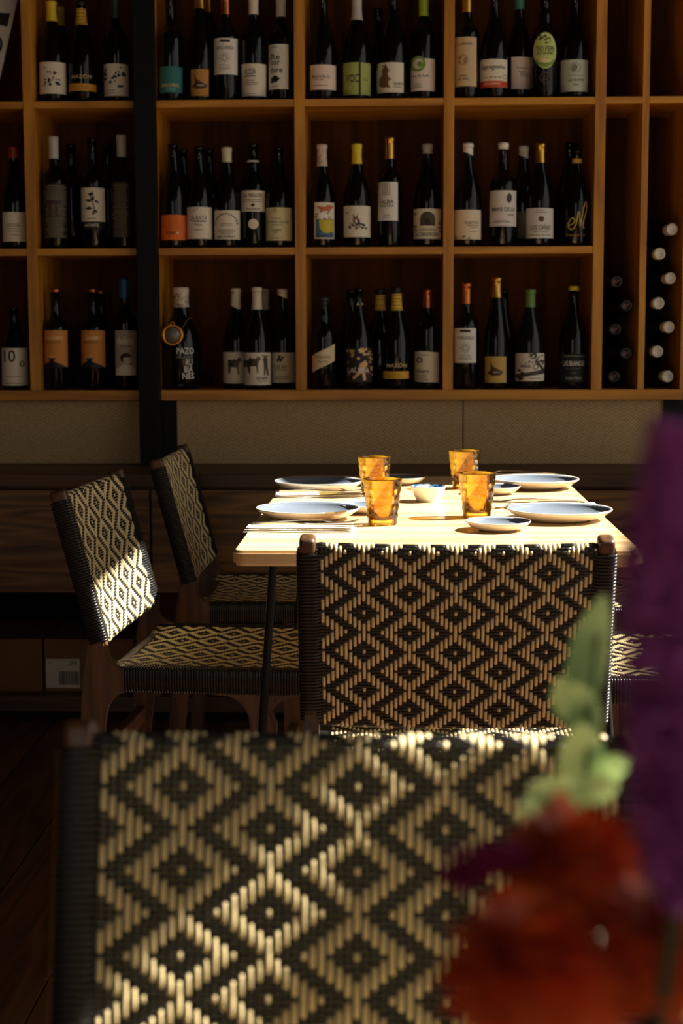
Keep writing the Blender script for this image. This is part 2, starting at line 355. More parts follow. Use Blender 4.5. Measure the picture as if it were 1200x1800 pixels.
# ------------------------------------------------------------------ woven chairs
CP, RP = .0071, .0056            # pitch of the beige cords, of the black cords
def over(k, r):
    "is the beige cord on top at column k, row r"
    k = k % 20
    if k > 10: k = 20-k
    if k > 5: k = 10-k; r = r+6
    r = r % 12
    if r > 6: r = 12-r
    if k == 0: return r == 0 or r >= 4
    if k == 4: return r <= 2 or r == 6
    if k == 5: return r <= 1 or r >= 5
    return abs(r-(5-k)) <= 1 if k < 4 else False
def woven(ncol, nrow, hT, in0, out0, nlo, nhi, ncen, sag, r0):
    """cords of a woven panel in panel space (x across, s up/forward, n outward).
    ncol odd columns of beige cord along s; nrow black cords across, wrapped round side members from in0 to out0
    whose section runs nlo..nhi; panel half thickness hT about ncen. returns lists of (v,f)"""
    half = ncol//2; S = nrow*RP; e = .0013
    nt = max(4, int(round(PI*hT/RP)))
    def sg(x): return -sag*(1-(x/in0)**2) if abs(x) < in0 else 0.0
    # loop of row positions for a beige cord: (s, n, normal_s, normal_n, r)
    loop = []
    for i in range(nrow): loop.append((S-(i+.5)*RP, hT, 0, 1, i-r0))                       # front, top to bottom
    for t in range(nt):
        a = (t+.5)/nt*PI; loop.append((-hT*math.sin(a)*.9, hT*math.cos(a), -math.sin(a), math.cos(a), nrow+min(t, nt-1-t)-r0))
    for i in range(nrow): loop.append(((i+.5)*RP, -hT, 0, -1, nrow-1-i-r0))
    for t in range(nt):
        a = (t+.5)/nt*PI; loop.append((S+hT*math.sin(a)*.9, -hT*math.cos(a), math.sin(a), -math.cos(a), -1-min(t, nt-1-t)-r0))
    LP = np.array(loop, float); n = len(LP)
    beige = []
    for c in range(-half, half+1):
        o = np.array([over(c, int(r)) for r in LP[:, 4]])
        off = np.where(o, e, -e)
        run = np.array([o[i] and o[i-1] and o[(i+1) % n] for i in range(n)])
        off = off+np.where(run, .0005, 0)
        ds = np.roll(LP[:, :2], -1, 0)-np.roll(LP[:, :2], 1, 0); ds /= np.linalg.norm(ds, axis=1)[:, None]
        pts = []; nr = []
        for sgn in (-.34, .34):
            p = LP[:, :2]+ds*(RP*sgn)+LP[:, 2:4]*off[:, None]
            pts.append(p); nr.append(LP[:, 2:4])
        P2 = np.stack(pts, 1).reshape(-1, 2); N2 = np.stack(nr, 1).reshape(-1, 2)
        P = np.zeros((2*n, 3)); P[:, 0] = c*CP; P[:, 1] = P2[:, 0]; P[:, 2] = P2[:, 1]+ncen+sg(c*CP)
        N = np.zeros((2*n, 3)); N[:, 1:] = N2
        beige.append(tube_arr(P, N, .0021, .0026, 6, True))
    dark = []
    xs_ = np.arange(-half, half+1)*CP
    post = (in0+out0)/2
    for i in range(nrow):
        s = S-(i+.5)*RP; r = i-r0
        o = np.array([over(c, r) for c in range(-half, half+1)])
        pts = []
        for side in (1, -1):
            off = np.where(o, -e*1.1, e)
            line = []
            for c, xx in enumerate(xs_):
                for d in (-.34, .34): line.append((xx+d*CP, ncen+side*hT+sg(xx)+side*off[c]))
            line = np.array(line)
            if side == -1: line = line[::-1]
            pts.append(line)
            # wrap round the side member at the end of this run
            w = .0022; x1 = out0+w; x0_ = in0-.004
            if side == 1: arcp = [(x0_+.006, nhi+w*.6), (post, nhi+w), (x1-.003, nhi+w*.9), (x1, nhi-.002), (x1, (nhi+nlo)/2), (x1, nlo+.002), (x1-.003, nlo-w*.9), (post, nlo-w), (x0_+.006, nlo-w*.6)]
            else: arcp = [(-(x0_+.006), nlo-w*.6), (-post, nlo-w), (-x1+.003, nlo-w*.9), (-x1, nlo+.002), (-x1, (nhi+nlo)/2), (-x1, nhi-.002), (-x1+.003, nhi+w*.9), (-post, nhi+w), (-(x0_+.006), nhi+w*.6)]
            pts.append(np.array(arcp))
        L2 = np.vstack(pts); P = np.zeros((len(L2), 3)); P[:, 0] = L2[:, 0]; P[:, 1] = s; P[:, 2] = L2[:, 1]
        N = np.zeros_like(P); N[:, 1] = 1.0
        dark.append(tube_arr(P, N, .0025, .0019, 6, True))
    for k in range(n):
        if abs(LP[k, 3]) > .999: continue
        o = np.array([over(c, int(LP[k, 4])) for c in range(-half, half+1)])
        pts = [(-in0-.002, 0)]
        for c, xx in enumerate(xs_):
            for d in (-.34, .34): pts.append((xx+d*CP, -e if o[c] else e))
        pts.append((in0+.002, 0)); pts = np.array(pts)
        P = np.zeros((len(pts), 3)); P[:, 0] = pts[:, 0]; P[:, 1] = LP[k, 0]+LP[k, 2]*pts[:, 1]; P[:, 2] = LP[k, 1]+LP[k, 3]*pts[:, 1]+ncen+np.array([sg(q) for q in pts[:, 0]])
        N = np.zeros_like(P); N[:, 1] = LP[k, 2]; N[:, 2] = LP[k, 3]
        dark.append(tube_arr(P, N, .0019, .0025, 6, False))
    return beige, dark
LEAN = math.radians(14.5)
BW_IN, BW_OUT = .2140, .2415
BROWS = 52
BO = Vector((0, -.238, .505))    # origin of the backrest panel in chair space
def to_back(v):
    s, n = v[:, 1].copy(), v[:, 2].copy(); w = v.copy()
    w[:, 1] = BO.y-math.sin(LEAN)*s+math.cos(LEAN)*n; w[:, 2] = BO.z+math.cos(LEAN)*s+math.sin(LEAN)*n
    return w
SROWS = 74
SEATZ = .455
def to_seat(v):
    w = v.copy(); w[:, 1] = -.215+v[:, 1]; w[:, 2] = SEATZ+v[:, 2]; return w
b_, d_ = woven(59, BROWS, .0105, BW_IN, BW_OUT, -.015, .015, 0, .010, 5)
BB = [(to_back(v), f) for v, f in b_]; BD = [(to_back(v), f) for v, f in d_]
b_, d_ = woven(57, SROWS, .0085, .2065, .2370, -.046, -.002, -.011, .006, 5)
SB = [(to_seat(v), f) for v, f in b_]; SD_ = [(to_seat(v), f) for v, f in d_]
CM = {}
CM['bb'] = [me_from('light_cord', v, f, True) for v, f in BB]; CM['bd'] = [me_from('dark_cord', v, f, True) for v, f in BD]
CM['BB'] = me_from('light_cords', *merge(BB), True); CM['BD'] = me_from('dark_cords', *merge(BD), True)
CM['SB'] = me_from('light_cords', *merge(SB), True); CM['SD'] = me_from('dark_cords', *merge(SD_), True)
for k, v in CM.items():
    for me in (v if isinstance(v, list) else [v]): me.materials.append(M['beige'] if k.lower() in ('bb', 'sb') else M['black'])
# frame pieces (profile in chair Y,Z)
def yb(z, off=0): return BO.y-math.tan(LEAN)*(z-BO.z)+off
hw = .0155
rear = [(yb(.786, -hw+.001), .786), (yb(.786, hw-.001), .786), (yb(.53, hw), .53)]+arc(-.188, .492, .034, 180, 270, 6)+[(-.184, .455), (-.184, .410)]
rear += arc(-.172, .352, .055, 100, 175, 6)+[(-.270, .0), (-.304, .0), (-.277, .36), (-.273, .43), (yb(.51, -hw-.004), .51), (yb(.54, -hw), .54)]
front = [(-.010, .409), (-.010, .403)]+arc(.005, .345, .058, 90, 0, 6)[1:]+[(.078, .0), (.104, .0), (.117, .345)]+arc(.160, .345, .058, 168, 95, 6)[1:]+[(.185, .409)]
CM['rear'] = {}
for s in (-1, 1):
    a0, a1 = (BW_IN+.0015, BW_OUT-.0005) if s > 0 else (-BW_OUT+.0005, -BW_IN-.0015)
    CM['rear', s] = extrude_poly('rear_leg', rear, 'X', a0, a1, .0035)
    kb = box_bm(a0, a1, -.0165, .0165, -.014, .014, .0085, None, 4)
    for v in kb.verts: v.co = Vector((v.co.x, yb(.795)+v.co.y*math.cos(LEAN)-v.co.z*math.sin(LEAN), .795+v.co.z*math.cos(LEAN)+v.co.y*math.sin(LEAN)))
    CM['knob', s] = bm_me(kb, 'knob', True)
    a0, a1 = (.2075, .2365) if s > 0 else (-.2365, -.2075)
    CM['front', s] = extrude_poly('front_leg', front, 'X', a0, a1, .005)
    CM['rail', s] = bm_me(box_bm(a0, a1, -.183, .20, .411, .452, .004), 'side_rail')
CM['brail'] = bm_me(box_bm(-.214, .214, -.222, -.200, .425, .452, .004), 'cross_rail')
CM['frail'] = bm_me(box_bm(-.2075, .2075, .185, .203, .432, .450, .004), 'cross_rail')
CM['str1'] = bm_me(box_bm(-.2075, .2075, .082, .104, .20, .235, .004), 'stretcher')
CM['str2'] = bm_me(box_bm(-.215, .215, -.272, -.252, .23, .265, .004), 'stretcher')
def core_back():
    bm = bmesh.new(); n = 12
    grid = []
    for side in (1, -1):
        for j in range(2):
            row = []
            for i in range(n+1):
                xx = -BW_IN+.001+(2*BW_IN-.002)*i/n; sag = -.010*(1-(xx/BW_IN)**2)
                v = np.array([[xx, .003+j*(BROWS*RP-.006), sag+side*.0050]]); row.append(bm.verts.new(to_back(v)[0]))
            grid.append(row)
    for g0, g1, fl in ((grid[0], grid[1], 0), (grid[2], grid[3], 1), (grid[1], grid[3], 0), (grid[2], grid[0], 0)):
        for i in range(n): bm.faces.new((g0[i], g0[i+1], g1[i+1], g1[i]))
    bm.faces.new((grid[0][0], grid[1][0], grid[3][0], grid[2][0])); bm.faces.new((grid[0][n], grid[1][n], grid[3][n], grid[2][n]))
    bmesh.ops.recalc_face_normals(bm, faces=bm.faces[:])
    return bm_me(bm, 'backrest')
CM['cback'] = core_back()
CM['cseat'] = bm_me(box_bm(-.2065, .2065, -.198, .184, .4372, .4405), 'seat')
def make_chair(loc, rz, label, singles, group):
    t = tag(empty('woven_chair', loc, rz), label, 'chair', group)
    for s in (-1, 1):
        link('knob', CM['knob', s], M['chair'], link('rear_leg', CM['rear', s], M['chair'], t)); link('front_leg', CM['front', s], M['chair'], t); link('side_rail', CM['rail', s], M['chair'], t)
    link('cross_rail', CM['brail'], M['chair'], t); link('cross_rail', CM['frail'], M['chair'], t)
    link('stretcher', CM['str1'], M['chair'], t); link('stretcher', CM['str2'], M['chair'], t)
    b = link('backrest', CM['cback'], M['core'], t); s = link('seat', CM['cseat'], M['core'], t)
    if singles:
        for me in CM['bb']: link('light_cord', me, None, b)
        for me in CM['bd']: link('dark_cord', me, None, b)
    else:
        tag(link('light_cords', CM['BB'], None, b), kind='stuff'); tag(link('dark_cords', CM['BD'], None, b), kind='stuff')
    tag(link('light_cords', CM['SB'], None, s), kind='stuff'); tag(link('dark_cords', CM['SD'], None, s), kind='stuff')
    return t
G = 'woven cord dining chairs'
make_chair((.088, 2.70, 0), 0, 'black and beige woven chair pushed in at the near end of the set table', True, G)
make_chair((-.033, .937, 0), PI, 'black and beige woven chair nearest the camera, back turned to the set table', True, G)
make_chair((-.342, 3.265, 0), math.radians(-94), 'woven chair left of the table with its lower backrest in bright sunlight', False, G)
make_chair((-.275, 4.01, 0), math.radians(-90), 'shaded woven chair at the far left corner of the table', False, G)
make_chair((.605, 3.20, 0), math.radians(90), 'woven chair right of the table with a sunlit seat', False, G)
make_chair((.61, 3.95, 0), math.radians(90), 'shaded woven chair at the far right corner of the table', False, G)

# ------------------------------------------------------------------ tables
TX0, TX1, TY0, TY1, TZ = -.284, .414, 2.632, 3.96, .75
def make_table(name, x0, x1, y0, y1, label):
    t = tag(empty(name, ((x0+x1)/2, (y0+y1)/2, 0)), label, 'table')
    w, d = (x1-x0)/2, (y1-y0)/2; r = .022
    pts = arc(w-r, d-r, r, 0, 90, 6)+arc(-w+r, d-r, r, 90, 180, 6)+arc(-w+r, -d+r, r, 180, 270, 6)+arc(w-r, -d+r, r, 270, 360, 6)
    link('table_top', extrude_poly('table_top', pts, 'Z', TZ-.027, TZ, .005), M['table'], t)
    for sx in (-1, 1):
        for sy in (-1, 1):
            xa, xb, yy = sx*(w-.062), sx*(w-.012), (sy*(d-.26) if sy > 0 else sy*(d-.11))
            v1, f1 = tube_arr([(xa, yy, TZ-.03), (xb, yy+sy*.02, .006)], (0, 1, 0), .0075, .0075, 10)
            link('leg', me_from('leg', v1, f1, True), M['steel'], t)
            link('mount_plate', bm_me(box_bm(xa-.05, xa+.05, yy-.05, yy+.05, TZ-.032, TZ-.027, .001), 'mount_plate'), M['steel'], t)
    return t
make_table('dining_table', TX0, TX1, TY0, TY1, 'light oak table top on thin black legs, set with plates and amber glasses')
make_table('dining_table', -.36, .46, -.62, .80, 'wooden table in front of the camera that carries the flower vase')

# ------------------------------------------------------------------ tableware
def amber_glass():
    m = bpy.data.materials.new('amber_glass'); m.use_nodes = True; nt = m.node_tree; L = nt.links.new
    nt.nodes.remove(nt.nodes['Principled BSDF']); out = nt.nodes['Material Output']
    tr = nt.nodes.new('ShaderNodeBsdfTransparent'); tr.inputs[0].default_value = rgb((255, 234, 158))
    rf = nt.nodes.new('ShaderNodeBsdfRefraction'); rf.inputs[0].default_value = rgb((255, 228, 140)); rf.inputs['IOR'].default_value = 1.18; rf.inputs['Roughness'].default_value = .02
    df = nt.nodes.new('ShaderNodeBsdfTranslucent'); df.inputs[0].default_value = rgb((255, 204, 90))
    gl = nt.nodes.new('ShaderNodeBsdfGlossy'); gl.inputs['Roughness'].default_value = .04
    m1 = nt.nodes.new('ShaderNodeMixShader'); m1.inputs[0].default_value = .35; L(tr.outputs[0], m1.inputs[1]); L(rf.outputs[0], m1.inputs[2])
    m3 = nt.nodes.new('ShaderNodeMixShader'); m3.inputs[0].default_value = .16; L(m1.outputs[0], m3.inputs[1]); L(df.outputs[0], m3.inputs[2])
    fr = nt.nodes.new('ShaderNodeFresnel'); fr.inputs[0].default_value = 1.5
    m2 = nt.nodes.new('ShaderNodeMixShader'); L(fr.outputs[0], m2.inputs[0]); L(m3.outputs[0], m2.inputs[1]); L(gl.outputs[0], m2.inputs[2])
    L(m2.outputs[0], out.inputs['Surface'])
    return m
M['amber'] = amber_glass()
def tumbler_me():
    "faceted amber tumbler with rows of pressed lozenges"
    H, rb, rt, wt = .088, .0275, .0375, .0022
    nz, ns = 44, 72
    V = []
    for i in range(nz+1):
        z = H*i/nz; t = i/nz; r = rb+(rt-rb)*t**1.1
        for j in range(ns):
            a = 2*PI*j/ns; d = 0
            if .10 < t < .86:
                row = (t-.10)/.76*4; ph = (int(row) % 2)*.5
                u = ((a/(2*PI)*12+ph) % 1)-.5; v = (row % 1)-.5
                q = max(0, 1-(abs(u)*2.0)**2-(abs(v)*2.0)**2); d = .0013*q-.0004
            V.append(((r+d)*math.cos(a), (r+d)*math.sin(a), z))
    inner = [(rt-wt*.5, H+.0008), (rt-wt, H-.001), (rb+(rt-rb)*.5-wt, H*.5), (rb-wt, .012), (rb*.6, .009), (.0005, .009)]
    n0 = len(V)
    for r, z in inner:
        for j in range(ns): V.append((r*math.cos(2*PI*j/ns), r*math.sin(2*PI*j/ns), z))
    n1 = len(V)
    base = [(rb*.95, .0), (rb*.75, .0015), (.0005, .003)]
    for r, z in base:
        for j in range(ns): V.append((r*math.cos(2*PI*j/ns), r*math.sin(2*PI*j/ns), z))
    F_ = []
    def strip(a, b, flip=False):
        for j in range(ns):
            k = (j+1) % ns; q = (a+j, a+k, b+k, b+j); F_.append(q[::-1] if flip else q)
    for i in range(nz): strip(i*ns, (i+1)*ns)
    prev = nz*ns
    for i in range(len(inner)): strip(prev, n0+i*ns); prev = n0+i*ns
    prev = 0
    for i in range(len(base)): strip(prev, n1+i*ns, True); prev = n1+i*ns
    return me_from('amber_tumbler', V, F_, True)
TUM = tumbler_me()
def on_table(px, py): 
    p = at(px, py, 2, TZ); return p
glass_spots = [((672, 922), 'amber glass tumbler in front, left of the white bowl'), ((658, 872), 'amber glass tumbler standing behind the front left tumbler'),
               ((838, 909), 'amber glass tumbler in front, right of the white bowl'), ((816, 858), 'amber glass tumbler at the far right of the table centre')]
for (px, py), lab in glass_spots:
    p = on_table(px, py); o = link('tumbler', TUM, M['amber'], None, (p.x, p.y, TZ+.0003), (0, 0, random.random()*6)); tag(o, lab, 'glass', 'amber tumblers')
def plate_mat(name, centre, rim, r_in):
    m = bpy.data.materials.new(name); m.use_nodes = True; nt = m.node_tree; L = nt.links.new; p = nt.nodes['Principled BSDF']
    tc = nt.nodes.new('ShaderNodeTexCoord'); sp = nt.nodes.new('ShaderNodeSeparateXYZ'); L(tc.outputs['Object'], sp.inputs[0])
    cx = nt.nodes.new('ShaderNodeCombineXYZ'); L(sp.outputs['X'], cx.inputs[0]); L(sp.outputs['Y'], cx.inputs[1])
    ln = nt.nodes.new('ShaderNodeVectorMath'); ln.operation = 'LENGTH'; L(cx.outputs[0], ln.inputs[0])
    ge = nt.nodes.new('ShaderNodeNewGeometry'); sn = nt.nodes.new('ShaderNodeSeparateXYZ'); L(ge.outputs['Normal'], sn.inputs[0])
    up = nt.nodes.new('ShaderNodeMath'); up.operation = 'GREATER_THAN'; up.inputs[1].default_value = .1; L(sn.outputs['Z'], up.inputs[0])
    lt = nt.nodes.new('ShaderNodeMath'); lt.operation = 'LESS_THAN'; lt.inputs[1].default_value = r_in; L(ln.outputs['Value'], lt.inputs[0])
    an = nt.nodes.new('ShaderNodeMath'); an.operation = 'MULTIPLY'; L(up.outputs[0], an.inputs[0]); L(lt.outputs[0], an.inputs[1])
    nz = nt.nodes.new('ShaderNodeTexNoise'); nz.inputs['Scale'].default_value = 900; L(tc.outputs['Object'], nz.inputs['Vector'])
    c1 = nt.nodes.new('ShaderNodeMix'); c1.data_type = 'RGBA'; c1.inputs[6].default_value = rgb(tuple(x*.82 for x in centre)); c1.inputs[7].default_value = rgb(centre); L(nz.outputs['Fac'], c1.inputs[0])
    c2 = nt.nodes.new('ShaderNodeMix'); c2.data_type = 'RGBA'; c2.inputs[6].default_value = rgb(rim); L(an.outputs[0], c2.inputs[0]); L(c1.outputs[2], c2.inputs[7])
    L(c2.outputs[2], p.inputs['Base Color']); p.inputs['Roughness'].default_value = .22; p.inputs['Specular IOR Level'].default_value = .6
    return m
M['plate'] = plate_mat('grey_blue_glaze', (108, 118, 130), (196, 186, 168), .1005)
M['splate'] = plate_mat('grey_blue_glaze_small', (108, 118, 130), (196, 186, 168), .0590)
def plate_me(R, h):
    prof = [(.0004, .003), (R*.50, .003), (R*.53, 0), (R*.57, 0), (R*.61, .003), (R*.82, h*.36), (R*.95, h*.76), (R, h), (R*.985, h+.0016), (R*.945, h*.84), (R*.87, h*.58), (R*.74, h*.38), (R*.55, .0068), (.0004, .006)]
    return lathe_me('plate', prof, 64)
PL, PS = plate_me(.103, .022), plate_me(.061, .017)
for (px, py), lab in [((541, 912), 'large grey-blue plate at the near left place'), ((560, 862), 'large grey-blue plate at the far left place'), ((983, 914), 'large grey-blue plate at the near right place'), ((940, 858), 'large grey-blue plate at the far right place')]:
    p = on_table(px, py); tag(link('dinner_plate', PL, M['plate'], None, (p.x, p.y, TZ+.0003)), lab, 'plate', 'dinner plates')
for (px, py), lab in [((875, 932), 'small grey-blue side plate in front of the right tumbler'), ((645, 901), 'small side plate behind the front left tumbler'), ((703, 851), 'small side plate beyond the white bowl'), ((867, 868), 'small side plate behind the front right tumbler')]:
    p = on_table(px, py); tag(link('side_plate', PS, M['splate'], None, (p.x, p.y, TZ+.0003)), lab, 'plate', 'side plates')
# bowl
def bowl_mat():
    m = bpy.data.materials.new('white_bowl_blue_inside'); m.use_nodes = True; nt = m.node_tree; L = nt.links.new; p = nt.nodes['Principled BSDF']
    tc = nt.nodes.new('ShaderNodeTexCoord'); n = nt.nodes.new('ShaderNodeTexVoronoi'); n.inputs['Scale'].default_value = 70; L(tc.outputs['Object'], n.inputs['Vector'])
    cr = nt.nodes.new('ShaderNodeValToRGB'); cr.color_ramp.interpolation = 'CONSTANT'
    cr.color_ramp.elements[0].color = rgb((38, 70, 150)); cr.color_ramp.elements[1].color = rgb((120, 180, 190)); cr.color_ramp.elements[1].position = .45
    e = cr.color_ramp.elements.new(.62); e.color = rgb((230, 232, 226)); L(n.outputs['Distance'], cr.inputs[0])
    L(cr.outputs[0], p.inputs['Base Color']); p.inputs['Roughness'].default_value = .15
    return m
M['bowl_in'] = bowl_mat()
p = on_table(752, 881)
bowl = tag(empty('dip_bowl', (p.x, p.y, TZ+.0003)), 'small white bowl with blue pattern inside, at the table centre', 'bowl')
link('body', lathe_me('bowl_body', [(.0004, .003), (.020, .003), (.0215, 0), (.0245, 0), (.026, .004), (.0335, .018), (.038, .031), (.0385, .033), (.0375, .0335)], 48), M['white'], bowl)
link('inner_glaze', lathe_me('bowl_inner', [(.0375, .0335), (.0365, .0315), (.031, .017), (.022, .008), (.0004, .006)], 48), M['bowl_in'], bowl)
# napkins and cutlery
def napkin_me(L_, W_, seed):
    "a linen napkin folded into a long packet of soft layers"
    rnd = random.Random(seed); parts = []
    for k in range(3):
        z = .0012+k*.0034; l, w = L_-.004*k+rnd.uniform(-.003, .003), W_-.003*k; nx, ny = 24, 10
        V = []; F_ = []
        ox, oy = rnd.uniform(-.002, .002), rnd.uniform(-.002, .002); ph = rnd.uniform(0, 6)
        for s in (0, 1):
            for i in range(nx+1):
                for j in range(ny+1):
                    u, v = i/nx*2-1, j/ny*2-1
                    edge = max(abs(u)**10, abs(v)**8)
                    h = .0015*math.sin(u*3+ph)*math.cos(v*2+ph*1.7)*.5
                    zz = z+h+(.0016*(1-edge) if s else -.0011*(1-edge))
                    V.append((u*l/2+ox, v*w/2+oy+.0008*math.sin(u*9+ph), max(.0002, zz)))
        n = (nx+1)*(ny+1)
        for s in (0, 1):
            for i in range(nx):
                for j in range(ny):
                    a = s*n+i*(ny+1)+j; q = (a, a+ny+1, a+ny+2, a+1); F_.append(q if s else q[::-1])
        def rim(a, b): F_.append((a, b, b+n, a+n))
        for i in range(nx): rim(i*(ny+1), (i+1)*(ny+1)); rim((i+1)*(ny+1)+ny, i*(ny+1)+ny)
        for j in range(ny): rim(j+1, j); rim(nx*(ny+1)+j, nx*(ny+1)+j+1)
        parts.append((np.array(V), np.array(F_)))
    v, f = merge(parts); return me_from('napkin', v, f, True)
def fork_me():
    bm = bmesh.new()
    def strip(pts):
        prev = None
        for x, y0, y1, z in pts:
            r = [bm.verts.new((x, y0, z)), bm.verts.new((x, y1, z)), bm.verts.new((x, y1, z+.0016)), bm.verts.new((x, y0, z+.0016))]
            if prev:
                for a in range(4): bm.faces.new((prev[a], prev[(a+1) % 4], r[(a+1) % 4], r[a]))
            else: bm.faces.new(r[::-1])
            prev = r
        bm.faces.new(prev)
    strip([(-.10, -.005, .005, .001), (-.06, -.004, .004, .003), (-.01, -.0022, .0022, .006), (.03, -.002, .002, .006), (.045, -.008, .008, .003), (.058, -.011, .011, .001)])
    for k in range(4):
        y = -.0095+k*.0063
        strip([(.0575, y-.0015, y+.0015, .001), (.080, y-.0013, y+.0013, .002), (.098, y-.0006, y+.0006, .006)])
    bmesh.ops.recalc_face_normals(bm, faces=bm.faces[:])
    return bm_me(bm, 'fork')
def knife_me():
    bm = bmesh.new(); prev = None
    for x, y0, y1, t in [(-.11, -.004, .004, .003), (-.10, -.0055, .0055, .004), (-.02, -.0045, .0045, .004), (-.01, -.004, .004, .0025), (0, -.006, .006, .0014), (.08, -.008, .007, .0012), (.10, -.003, .007, .001), (.106, .003, .006, .001)]:
        r = [bm.verts.new((x, y0, .001)), bm.verts.new((x, y1, .001)), bm.verts.new((x, y1, .001+t)), bm.verts.new((x, y0, .001+t))]
        if prev:
            for a in range(4): bm.faces.new((prev[a], prev[(a+1) % 4], r[(a+1) % 4], r[a]))
        else: bm.faces.new(r[::-1])
        prev = r
    bm.faces.new(prev); bmesh.ops.recalc_face_normals(bm, faces=bm.faces[:])
    return bm_me(bm, 'knife')
FORK, KNIFE = fork_me(), knife_me()
nap = [(527, 932, .205, .072, -1, 'near left'), (561, 873, .200, .070, 3, 'far left'), (970, 893, .190, .062, 1, 'near right'), (932, 841, .190, .062, -2, 'far right')]
for i, (px, py, l, w, rz, wh) in enumerate(nap):
    p = on_table(px, py); rz = math.radians(rz)
    tag(link('napkin', napkin_me(l, w, i), M['linen'], None, (p.x, p.y, TZ+.0003), (0, 0, rz)), 'folded white linen napkin beside the %s dinner plate' % wh, 'napkin', 'folded napkins')
    flip = 0 if i < 2 else PI; sh = .012 if i < 2 else -.045
    for me, nm, dy, r2 in ((FORK, 'fork', .010, .05), (KNIFE, 'knife', -.014, -.06)):
        tag(link(nm, me, M['chrome'], None, (p.x+sh, p.y+dy, TZ+.0112), (0, 0, rz+flip+r2)), 'steel %s lying on the %s napkin' % (nm, wh), nm, '%ss on the napkins' % nm)

# ------------------------------------------------------------------ wine bottles
M['glass_d'] = mat('dark_bottle_glass', (9, 9, 6), .10, spec=.32)
M['glass_g'] = mat('olive_bottle_glass', (15, 18, 8), .10, spec=.32)
def prof_bottle(kind, H, R):
    rn = .0138
    if kind == 'bordeaux':
        return [(.0004, .004), (R*.7, .002), (R*.93, 0), (R, .005), (R, H*.58), (R*.985, H*.61), (R*.90, H*.645), (R*.68, H*.68), (R*.50, H*.705), (rn*1.08, H*.74), (rn, H*.80), (rn, H*.955), (rn*1.08, H*.957), (rn*1.08, H*.985), (rn*.95, H*.992), (.0004, H*.992)]
    if kind == 'burgundy':
        return [(.0004, .004), (R*.7, .002), (R*.93, 0), (R, .005), (R, H*.43), (R*.985, H*.48), (R*.91, H*.545), (R*.76, H*.62), (R*.58, H*.69), (R*.45, H*.745), (rn*1.12, H*.80), (rn, H*.86), (rn, H*.955), (rn*1.1, H*.957), (rn*1.1, H*.985), (rn*.95, H*.992), (.0004, H*.992)]
    if kind == 'rhine':
        return [(.0004, .004), (R*.7, .002), (R*.93, 0), (R, .005), (R, H*.40), (R*.97, H*.46), (R*.85, H*.56), (R*.66, H*.68), (R*.48, H*.78), (rn, H*.87), (rn, H*.955), (rn*1.08, H*.957), (rn*1.08, H*.985), (rn*.95, H*.992), (.0004, H*.992)]
    if kind == 'sparkling':
        return [(.0004, .004), (R*.7, .002), (R*.93, 0), (R, .006), (R, H*.40), (R*.98, H*.46), (R*.90, H*.54), (R*.72, H*.63), (R*.52, H*.70), (R*.43, H*.76), (R*.40, H*.84), (R*.41, H*.95), (R*.42, H*.985), (R*.35, H*.992), (.0004, H*.992)]
    if kind == 'sherry':
        return [(.0004, .004), (R*.7, .002), (R*.93, 0), (R, .005), (R, H*.55), (R*.97, H*.60), (R*.80, H*.66), (R*.55, H*.70), (rn*1.25, H*.73), (rn*1.35, H*.78), (rn*1.25, H*.83), (rn, H*.86), (rn, H*.95), (rn*1.25, H*.953), (rn*1.25, H*.985), (rn*1.1, H*.992), (.0004, H*.992)]
_bm = {}
def bottle_me(kind, H, R):
    k = (kind, round(H, 3), R)
    if k not in _bm: _bm[k] = lathe_me('bottle_glass', prof_bottle(kind, H, R), 32)
    return _bm[k]
def prof_r(prof, z):
    for (r0, z0), (r1, z1) in zip(prof[2:-2], prof[3:-1]):
        if z0 <= z <= z1: return r0+(r1-r0)*(z-z0)/max(1e-9, z1-z0)
    return prof[-3][0]
def flat_text(txt, size):
    cu = bpy.data.curves.new('t', 'FONT'); cu.body = txt; cu.size = size; cu.align_x = 'CENTER'; cu.align_y = 'CENTER'; cu.resolution_u = 2; cu.offset = .014*size
    o = bpy.data.objects.new('t', cu); COL.objects.link(o)
    bpy.context.view_layer.update()
    me = bpy.data.meshes.new_from_object(o.evaluated_get(bpy.context.evaluated_depsgraph_get()))
    bpy.data.objects.remove(o); bpy.data.curves.remove(cu)
    return me
def ring_pts(cx, cy, r, n=20, ry=None): return [(cx+r*math.cos(2*PI*i/n), cy+(ry or r)*math.sin(2*PI*i/n)) for i in range(n)]
INK = (17, 14, 11)
